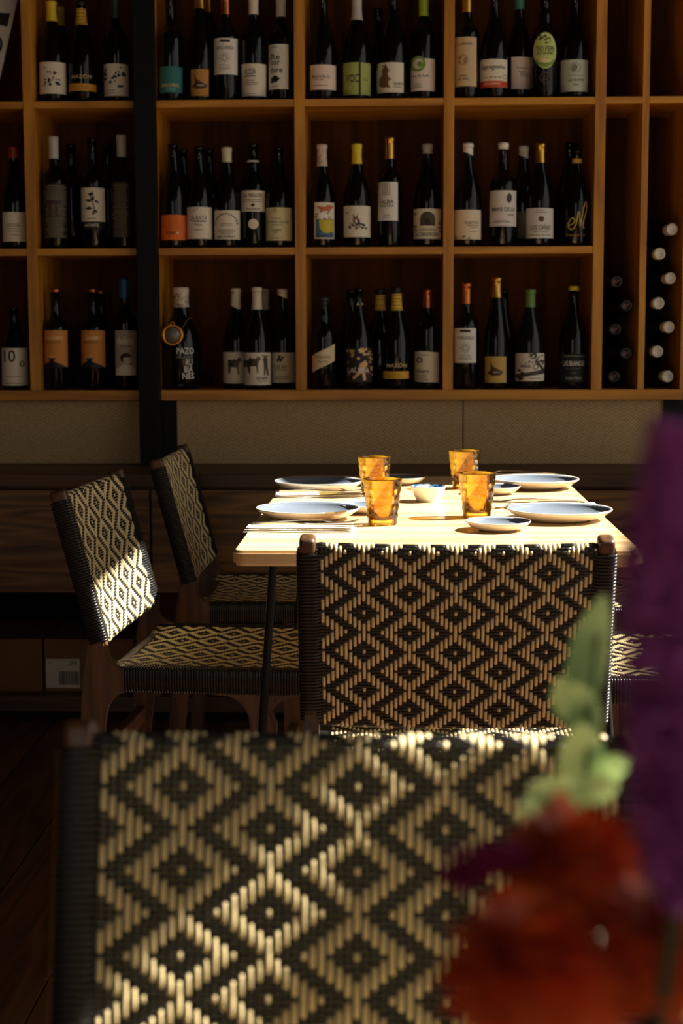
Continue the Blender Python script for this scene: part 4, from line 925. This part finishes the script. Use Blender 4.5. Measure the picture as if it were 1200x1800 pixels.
def pazo(t, xa, ya, zs_, H, R):
    cap_marks('sparkling', 541, (40, 34, 28), 60, 9)(t, xa, ya, zs_, H, R)
    # medal hanging on a cord round the neck
    c = at(303, 589, 1, ya-R-.006); cx, cz = c.x-xa, c.z-zs_
    md = link('medal', me_from('medal', *lathe([(.0004, -.002), (.022, -.002), (.022, .002), (.0004, .002)], 36), False), mat('glass_medal', (120, 112, 96), .25), t, (cx, -R-.006, cz), (PI/2, 0, 0))
    v, f = tube_arr([(.0275*math.cos(a), .0275*math.sin(a), 0) for a in np.linspace(0, 2*PI, 36, endpoint=False)], (0, 0, 1), .003, .0048, 8, True)
    link('medal_rim', me_from('medal_rim', v, f, True), mat('gold_metal', (214, 150, 54), .3, 1.0), md)
    v, f = tube_arr([(.005*math.cos(a), .033+.006*math.sin(a), 0) for a in np.linspace(0, 2*PI, 14, endpoint=False)], (0, 0, 1), .0018, .0018, 6, True)
    link('hanging_loop', me_from('hanging_loop', v, f, True), mat('gold_metal', (214, 150, 54), .3, 1.0), md)
    pr = prof_bottle('sparkling', H, R); zc = H*.70; pts = []
    for a in np.linspace(0, 2*PI, 30, endpoint=False):
        dip = max(0, math.cos(a+PI/2+.35))**3; z = zc-.045*dip; r = prof_r(pr, z)+.003
        pts.append((r*math.cos(a), r*math.sin(a), z))
    v, f = tube_arr(pts, (0, 0, 1), .0011, .0011, 6, True); link('medal_cord', me_from('medal_cord', v, f, True), mat('cord_brown', (120, 84, 48), .8), t)
BT(319, 505, 0, 'sparkling', ((206, 190, 164), 540), None, [('T', 'PAZO', 328, 617, 11, 32, WH), ('T', 'SEÑORANS', 324, 628, 3.4, 24, (150, 140, 120)), ('T', 'RU', 334, 637, 11, 12, WH), ('T', 'BIA', 333, 649, 11, 16, WH), ('T', 'NES', 333, 661, 11, 22, WH), ('L', 314, 675, 324, 679, 1, (120, 112, 100))], 'large black bottle with white capitals and a hanging golden medal, bottom shelf', extra=pazo)
horse = lambda x, y: [('P', [(x-10, y+14), (x-10, y-4), (x-6, y-9), (x+4, y-9), (x+9, y-14), (x+14, y-9), (x+10, y-5), (x+8, y+2), (x+9, y+16), (x+7, y+16), (x+5, y+4), (x-5, y+4), (x-6, y+15)], (90, 76, 58)), ('B', x-9, y-9, x+7, y+3, 8, INK)]
BT(415, 507, 0, 'burgundy', (CR_, 541, 'slant'), (392, 619, 429, 674, CR_), horse(412, 642), 'cream wax-capped bottle with half a horse drawing, bottom shelf', .5)
BT(452, 505, 0, 'burgundy', (CR_, 544), (427, 620, 477, 677, CR_), horse(446, 640)+horse(432, 642)[:1]+[('P', [(464, 660), (464, 640), (462, 632), (466, 625), (470, 632), (470, 645), (472, 660), (469, 660), (467, 648), (466, 660)], (80, 68, 52)), ('R', 461, 625, 471, 627), ('T', 'SON DE ARRIEIRO', 462, 665, 5, 21), ('T', 'Vino Tinto', 462, 670, 3, 16)], 'cream-capped bottle with pack animals and a walking man on its label, bottom shelf')
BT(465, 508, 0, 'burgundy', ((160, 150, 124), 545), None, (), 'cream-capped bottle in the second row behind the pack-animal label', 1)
BT(497, 508, 0, 'burgundy', (CR_, 522, 'slant'), (478, 620, 519, 673, (206, 192, 164)), [('O', 493, 631, 5, 1), ('B', 487, 626, 499, 636, 8), ('T', 'LUIS XIV', 493, 645, 7, 24), ('L', 484, 649, 504, 652, 1), ('L', 482, 660, 510, 668, 3)], 'wax-capped bottle with a small sun emblem, right end of its bottom cell', .3, R=.0375)
BT(569, 522, 0, 'sherry', (INK, 536), (549, 604, 588, 656, (226, 204, 160), [(549, 626), (588, 604), (588, 634), (549, 656)]), [('T', 'DEQUESA', 568, 628, 5, 29, (110, 90, 56)), ('T', 'Jerez', 567, 636, 6, 20, (150, 124, 80))], 'short dark bottle with a slanted cream label, bottom shelf')
def neck_cross(t, xa, ya, zs_, H, R):
    pr = prof_bottle('burgundy', H, R); z = at(600, 535, 1, ya-.014).z-zs_; bm = bmesh.new()
    for a0 in (-.1, .9):
        for du, dv in ((.0012, .0042), (.0042, .0012)):
            r = prof_r(pr, z)+.0012
            bm.faces.new([bm.verts.new((r*math.sin(a0+s*du/r), -r*math.cos(a0+s*du/r), z+q*dv)) for s, q in ((-1, -1), (1, -1), (1, 1), (-1, 1))])
    tag(link('print', bm_me(bm, 'print'), mat('ink', (214, 196, 150), .6), t), kind='stuff')
BT(630, 506, 0, 'burgundy', None, (608, 612, 655, 672, (40, 32, 26)), [('B', 610, 614, 622, 630, 9, (206, 166, 100)), ('B', 630, 613, 648, 630, 14, (232, 196, 140)), ('B', 612, 634, 626, 664, 8, (120, 96, 70)), ('P', [(632, 640), (642, 633), (646, 640), (640, 652), (628, 662), (622, 668), (620, 664), (630, 654)], (226, 178, 116)), ('P', [(636, 655), (641, 652), (643, 668), (639, 670)], (222, 190, 140)), ('B', 640, 650, 652, 662, 5, (130, 40, 30)), ('B', 646, 616, 654, 660, 8, (190, 150, 70)), ('T', 'LAURIA', 630, 651, 9, 40, WH)], 'black bottle with a dark painted figure label and white capitals, bottom shelf', extra=neck_cross)
BT(617, 508, 0, 'burgundy', None, None, (), 'black bottle in the second row behind the painted figure label', 1)
BT(697, 505, 0, 'burgundy', (INK, 516), None, [('T', 'MAZÓN', 697, 642, 8, 38, (214, 186, 120)), ('R', 669, 653, 718, 666, (220, 164, 40)), ('L', 680, 656, 708, 663, 2, (130, 90, 20))], 'bottle with a gold band and yellow printed neck, front one on the bottom shelf', extra=band(517, 546, (226, 186, 50)))
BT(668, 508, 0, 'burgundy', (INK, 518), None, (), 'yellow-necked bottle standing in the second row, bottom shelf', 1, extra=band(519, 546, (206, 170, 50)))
BT(751, 508, 0, 'bordeaux', (COPPER, 541, 'm'), (726, 617, 771, 673, (222, 208, 178), [(726, 619), (740, 617), (758, 618.5), (771, 620), (771, 673), (726, 671)]), [('O', 737, 633, 5, 2), ('T', 'Valduero', 739, 652, 8, 30), ('L', 730, 622, 756, 627, 1), ('L', 728, 658, 752, 667, 3), ('R', 726, 668, 752, 669)], 'copper-necked bottle with a round seal and script on a cream label, bottom shelf', R=.0375)
BT(819, 497, 0, 'bordeaux', (COPPER, 534, 'm'), (798, 577, 836, 638, WH), onda(817, 608), 'copper-capped bottle with a black swirl on a white label, bottom shelf')
BT(872, 487, 0, 'rhine', (GOLD, 523, 'm'), (852, 627, 889, 673, (196, 160, 80)), bird(868, 652), 'tallest slim bottle, gold cap and tan bird label, bottom shelf right')
BT(884, 508, 0, 'burgundy', None, None, (), 'dark bottle in the second row behind the slim gold-capped bottle', 1)
tree = [('B', 922, 622, 954, 640, 26, (50, 40, 28)), ('P', [(906, 660), (930, 654), (950, 650), (944, 642), (936, 636), (942, 634), (952, 644), (957, 652), (957, 656), (930, 661), (908, 666)], (70, 58, 42)), ('B', 908, 650, 920, 668, 8, INK), ('O', 940, 645, 5, 1.5, (90, 76, 56))]
BT(931, 509, 0, 'burgundy', ((96, 130, 56), 540), (904, 621, 957, 670, CR_), tree+[('T', 'ORBILES', 922, 644, 5, 20), ('L', 928, 664, 950, 667, 1)], 'green-capped bottle with a gnarled tree on its label, bottom shelf right', R=.0425, glass='glass_g')
BT(1007, 503, 0, 'burgundy', (YEL, 511), (983, 622, 1032, 672, (20, 19, 17)), [('T', 'LAS BLANCAS', 1007, 639, 9, 40, WH), ('L', 986, 624, 1030, 628, 1, (150, 146, 134)), ('L', 992, 646, 1022, 649, 1, (110, 106, 96)), ('T', '2019', 1007, 656, 2.6, 8, (150, 146, 134)), ('T', 'BODEGA TORREON', 1007, 665, 5, 29, (160, 156, 144))], 'yellow-topped bottle with white capitals on a black label, bottom shelf right', R=.043)
# --- bottles lying in the narrow columns
def lying(px, py, capcol, text, grp, marks=None):
    R, H = .0362, .295
    c = at(px, py, 1, SY+.018); col = narrow[0] if px < 1125 else narrow[1]
    lo_, hi_ = col[0]+R+.0015, col[1]-R-.0015; lim = min(max(c.x, lo_), hi_); xb = (lim-.55*c.x)/.45
    c.z = max(c.z, ZB1+R+.0006)
    t = tag(empty('wine_bottle', (xb, SY+.018+H, c.z)), text, 'bottle', grp)
    t.rotation_euler = (0, 0, math.asin((c.x-xb)/H)); rot = (PI/2, 0, 0)
    link('glass', bottle_me('burgundy', H, R), M['glass_d'], t, None, rot)
    pr = prof_bottle('burgundy', H, R); rt = prof_r(pr, H*.97)+.0007
    prf = [(prof_r(pr, z)+.0007, z) for z in np.linspace(H*.82, H*.955, 4)]+[(rt*1.08, H*.957), (rt*1.08, H*.988), (rt*.98, H*.998), (rt*.72, H*.9985), (rt*.68, H*.994), (.0004, H*.994)]
    link('capsule', lathe_me('capsule', prf, 24), mat('capsule', capcol, .45), t, None, rot)
    if marks:
        bm = bmesh.new(); y = H*.996
        for a in (.5, 2.6, 4.4):
            bm.faces.new([bm.verts.new((rt*.55*math.cos(a+d), rt*.55*math.sin(a+d), y)) for d in (-.35, 0, .35)]+[bm.verts.new((0, 0, y))])
        tag(link('print', bm_me(bm, 'print'), mat('ink', marks, .5), t, None, rot), kind='stuff')
order = ['lowest', 'second', 'third', 'fourth', 'fifth', 'sixth', 'topmost']
for i, (px, py) in enumerate([(1173, 662), (1155, 618), (1175, 575), (1157, 533), (1178, 489), (1159, 446), (1181, 403)]):
    lying(px, py, (206, 196, 178), ('%s white-capped bottle lying in the rightmost column' if i in (0, 6) else '%s white-capped bottle from the bottom in the rightmost column') % order[i], 'white-capped bottles lying in the rightmost column')
for i, (px, py) in enumerate([(1079, 662), (1100, 621), (1081, 579), (1101, 537), (1083, 495)]):
    lying(px, py, (16, 14, 13), ('%s black-capped bottle lying in the left narrow column' if i in (0, 4) else '%s black-capped bottle from the bottom in the left narrow column') % (order[i] if i < 4 else 'topmost'), 'black-capped bottles lying in the left narrow column', (110, 24, 18))
# leaning card in the top left cell
a, b = at(0, 178, 1, SY+.06), at(38, -40, 1, SY+.06)
card = tag(empty('price_card', (at(2, 178, 1, SY+.06).x-.07, SY+.06, Z3+.034), 0), 'white printed card leaning in the top left cell', 'card')
lean = math.radians(13.5)
card.rotation_euler = (math.radians(-4), lean, 0)
box('board', -.13, .056, -.003, .003, .0, .345, mat('paper', (214, 208, 196), .7), card)
def card_print(nm, pts, col, off=.0006): link(nm, me_from(nm, [(x, -.003-off, z) for x, z in pts], [tuple(range(len(pts)))]), mat('ink', col, .6), card)
card_print('print', [(-.10, .205), (.045, .205), (.045, .245), (.02, .240), (-.10, .245)], INK)
card_print('print', ring_pts(.01, .145, .034, 24), INK); card_print('print', ring_pts(.01, .145, .027, 24), (214, 208, 196), .0012)
tm = flat_text('R', .05); tm.transform(Matrix.Rotation(PI/2, 4, 'X')); o = link('lettering', tm, mat('ink', (120, 30, 24), .6), card, (.01, -.0050, .145))
for k in range(3): card_print('print', [(-.09, .06+k*.016), (.03, .06+k*.016), (.03, .066+k*.016), (-.09, .066+k*.016)], INK)

# ------------------------------------------------------------------ boxes under the console
bxs = [(-40, 74, 'plain cardboard box stored at the left under the cabinet', 0), (78, 236, 'cardboard box with a white barcode label under the cabinet', 1)]
for x0, x1, lab, lb in bxs:
    yb_ = CY+.10; a, b = at(x0, 1170, 1, yb_).x, at(x1, 1170, 1, yb_).x; zt = at(60, 1125, 1, yb_).z
    t = tag(empty('cardboard_box', ((a+b)/2, yb_+.15, .0755)), lab, 'box', 'boxes stored under the cabinet')
    w = (b-a)/2; h = zt-.0755
    box('carton', -w, w, -.15, .15, 0, h, M['card'], t, .003)
    for s in (-1, 1): box('flap', -w+.002, w-.002, (-.149 if s < 0 else .002), (-.002 if s < 0 else .149), h, h+.003, M['card'], t)
    if lb:
        l0, l1, z0, z1 = at(81, 1170, 1, yb_).x-(a+b)/2, at(140, 1170, 1, yb_).x-(a+b)/2, at(60, 1209, 1, yb_).z-.0755, at(60, 1158, 1, yb_).z-.0755
        ls = box('label', l0, l1, -.1508, -.1500, z0, z1, mat('paper', (206, 196, 176), .7), t)
        rnd = random.Random(3); x = l0+(l1-l0)*.38
        while x < l1-.004:
            w_ = rnd.choice((.0012, .002, .003)); box('print', x, x+w_, -.1514, -.1509, z0+(z1-z0)*.12, z0+(z1-z0)*.58, mat('ink', INK, .6), ls); x += w_+rnd.choice((.0014, .0024))
        for txt, fx, fz, sz in (('250', .80, .86, .016), ('2"', .12, .86, .010)):
            tm = flat_text(txt, sz); tm.transform(Matrix.Rotation(PI/2, 4, 'X')); link('lettering', tm, mat('ink', INK, .6), ls, (l0+(l1-l0)*fx, -.1512, z0+(z1-z0)*fz))

# ------------------------------------------------------------------ flowers in front of the camera
VX, VY = .105, .56
M['petal_o'] = mat('orange_petal', (226, 92, 34), .6, var=.35, vscale=30)
M['petal_p'] = mat('purple_floret', (186, 92, 182), .7, var=.3, vscale=60)
M['petal_m'] = mat('magenta_floret', (170, 30, 100), .7, var=.3, vscale=60)
M['stem'] = mat('green_stem', (40, 58, 30), .7)
def leaf_mat():
    m = mat('grey_green_leaf', (150, 184, 132), .5, var=.12, vscale=40); nt = m.node_tree; p = nt.nodes['Principled BSDF']; out = nt.nodes['Material Output']
    tl = nt.nodes.new('ShaderNodeBsdfTranslucent'); tl.inputs[0].default_value = rgb((150, 190, 110)); mx = nt.nodes.new('ShaderNodeMixShader'); mx.inputs[0].default_value = .35
    nt.links.new(p.outputs[0], mx.inputs[1]); nt.links.new(tl.outputs[0], mx.inputs[2]); nt.links.new(mx.outputs[0], out.inputs['Surface']); return m
M['leaf'] = leaf_mat()
M['vase'] = mat('dark_glazed_vase', (30, 28, 30), .25)
vase = tag(link('flower_vase', lathe_me('flower_vase', [(.0004, .002), (.045, .002), (.05, 0), (.055, .01), (.06, .04), (.055, .08), (.042, .10), (.04, .105), (.037, .105), (.038, .098), (.050, .078), (.054, .04), (.045, .012), (.0004, .010)], 40), M['vase'], None, (VX, VY, TZ+.0003)), 'dark round vase holding the flowers on the near table', 'vase')
def px3(px, py, y): return at(px, py, 1, y)
def stem_to(t, o, tip, mname='stem', r=.0026, bend=.02):
    b = Vector((VX+random.uniform(-.012, .012), VY+random.uniform(-.012, .012), TZ+.03)); P = []
    for i in range(9):
        u = i/8; q = b.lerp(tip, u); q.x += bend*math.sin(u*PI)*(1 if tip.x > VX else -1)*.4; P.append(q-o)
    v, f = tube_arr(P, (0, 1, 0.01), r, r, 8); link('stem', me_from('stem', v, f, True), M[mname], t)
def petals_me(n, R, flat, seed, plen, pwid, inner=.25):
    rnd = random.Random(seed); parts = []
    for i in range(n):
        u = (i+.5)/n; th = math.acos(1-u*(1.25)); ph = i*2.39996
        d = np.array([math.sin(th)*math.cos(ph), math.sin(th)*math.sin(ph), math.cos(th)*flat]); d /= np.linalg.norm(d)
        s = np.cross(d, (0, 0, 1.0)); s = s/np.linalg.norm(s) if np.linalg.norm(s) > 1e-3 else np.array([1., 0, 0]); k = np.cross(s, d)
        L_, W_ = plen*rnd.uniform(.8, 1.15), pwid*rnd.uniform(.8, 1.2); c0 = d*R*inner
        V = []
        for a, (l, w, c) in enumerate([(0, .25, 0), (.35, .8, .10), (.7, 1, .02), (1, .55, -.16)]):
            for q in (-1, 0, 1): V.append(c0+d*(l*L_)+s*(q*w*W_)+k*(c*L_+(.12*W_*abs(q))))
        F_ = [(r*3+q, r*3+q+1, (r+1)*3+q+1, (r+1)*3+q) for r in range(3) for q in range(2)]
        parts.append((np.array(V), np.array(F_)))
    return merge(parts)
def bloom(name, px, py, y, R, text, mname, n=110, grp=None):
    c = px3(px, py, y); t = tag(empty(name, (c.x, c.y, c.z)), text, 'flower', grp)
    v, f = petals_me(n, R, 1.0, int(px), R*.85, R*.22); tag(link('petals', me_from('petals', v, f, True), M[mname], t), kind='stuff')
    hv, hf = lathe([(.0004, -R*.35), (R*.30, -R*.25), (R*.42, 0), (R*.30, R*.3), (.0004, R*.4)], 16); link('flower_heart', me_from('flower_heart', hv, hf, True), M[mname], t)
    stem_to(t, Vector(c), c+Vector((0, 0, -R*.2)))
bloom('orange_flower', 1015, 1555, .60, .0305, 'large orange-red bloom in the middle of the bunch', 'petal_o')
bloom('orange_flower', 935, 1745, .54, .031, 'orange-red bloom at the lower left of the bunch', 'petal_o')
bloom('orange_flower', 1185, 1690, .56, .030, 'orange-red bloom at the right edge of the bunch', 'petal_o')
def plume(name, pts, y, rad, mname, text, n, seed, fl=.006):
    rnd = random.Random(seed); P = [px3(a, b, y) for a, b in pts]; o = P[0].copy()
    t = tag(empty(name, tuple(o)), text, 'flower'); parts = []
    for i in range(n):
        u = rnd.random()*(len(P)-1); k = min(int(u), len(P)-2); c = P[k].lerp(P[k+1], u-k); rr = rad*(math.sin(PI*min(.97, max(.08, u/(len(P)-1))))**.5)
        a, z = rnd.uniform(0, 2*PI), rnd.gauss(0, .3); d = np.array([math.cos(a), math.sin(a), z+.4]); d /= np.linalg.norm(d)
        q = np.array(c-o)+d*rr*rnd.uniform(.25, 1.0); s = np.cross(d, (0, 0, 1.)); s /= np.linalg.norm(s)+1e-9; w = fl*rnd.uniform(.6, 1.2)
        k2 = np.cross(s, d)
        V = np.array([q-d*w*.6, q+s*w*.35+k2*w*.1, q+d*w, q-s*w*.35+k2*w*.1, q+k2*w*.35, q-k2*w*.35]); parts.append((V, np.array([(0, 1, 2, 4), (0, 4, 2, 3), (0, 3, 2, 5), (0, 5, 2, 1)])))
    v, f = merge(parts); tag(link('florets', me_from('florets', v, f, True), M[mname], t), kind='stuff')
    v, f = tube_arr([np.array(p-o) for p in P], (0, 1, .01), .004, .004, 8); link('plume_axis', me_from('plume_axis', v, f, True), M[mname], t)
    low = min(P, key=lambda q: q.z); stem_to(t, o, low)
plume('purple_plume', [(1192, 765), (1185, 900), (1180, 1040), (1188, 1200), (1188, 1350), (1188, 1480), (1186, 1600)], .52, .0185, 'petal_p', 'tall fluffy purple flower plume at the right edge', 2200, 2)
plume('magenta_spike', [(800, 1560), (850, 1520), (900, 1510)], .58, .012, 'petal_m', 'small magenta flower spike at the left of the bunch', 350, 3, .005)
plume('magenta_spike', [(985, 1430), (1000, 1470), (1010, 1500)], .62, .009, 'petal_m', 'small magenta tuft above the large orange bloom', 200, 4, .005)
def leaf_sprig(text, y, main, leaves, seed):
    P = [px3(a, b, y) for a, b in main]; o = P[0].copy()
    t = tag(empty('leaf_sprig', tuple(o)), text, 'foliage')
    v, f = tube_arr([np.array(p-o) for p in P], (0, 1, .01), .0013, .0013, 8); link('twig', me_from('twig', v, f, True), M['stem'], t)
    for (bx_, by_), (tx, ty), w in leaves:
        a, b = px3(bx_, by_, y)-o, px3(tx, ty, y-.01)-o; d = b-a; L_ = d.length; d.normalize(); s = d.cross(Vector((0, 1, .3))).normalized(); k = s.cross(d)
        V = []; m = 7
        for i in range(m+1):
            u = i/m; ww = w*math.sin(PI*min(1, u*.96+.02))**.8
            for q in (-1, 0, 1): V.append(a+d*(L_*u)+s*(q*ww)+k*(.12*L_*math.sin(u*PI)+abs(q)*ww*.25))
        link('leaf', me_from('leaf', [tuple(x) for x in V], [(r*3+q, r*3+q+1, (r+1)*3+q+1, (r+1)*3+q) for r in range(m) for q in range(2)], True), M['leaf'], t)
    stem_to(t, o, P[-1], 'stem', .0016)
leaf_sprig('tall grey-green leaf sprig rising above the orange bloom', .79, [(1050, 1120), (1035, 1260), (1030, 1400), (1040, 1520)],
           [((1015, 1290), (1062, 1045), .0105), ((1030, 1300), (985, 1190), .010), ((1040, 1330), (1010, 1200), .010), ((1032, 1440), (1022, 1270), .0125), ((1035, 1400), (1110, 1330), .008)], 1)
leaf_sprig('low sprig of round green leaves left of the bloom', .74, [(945, 1410), (975, 1415), (1010, 1450), (1040, 1540)],
           [((965, 1425), (905, 1432), .008), ((975, 1412), (945, 1372), .009), ((990, 1415), (985, 1365), .008), ((1010, 1420), (1085, 1375), .009)], 2)
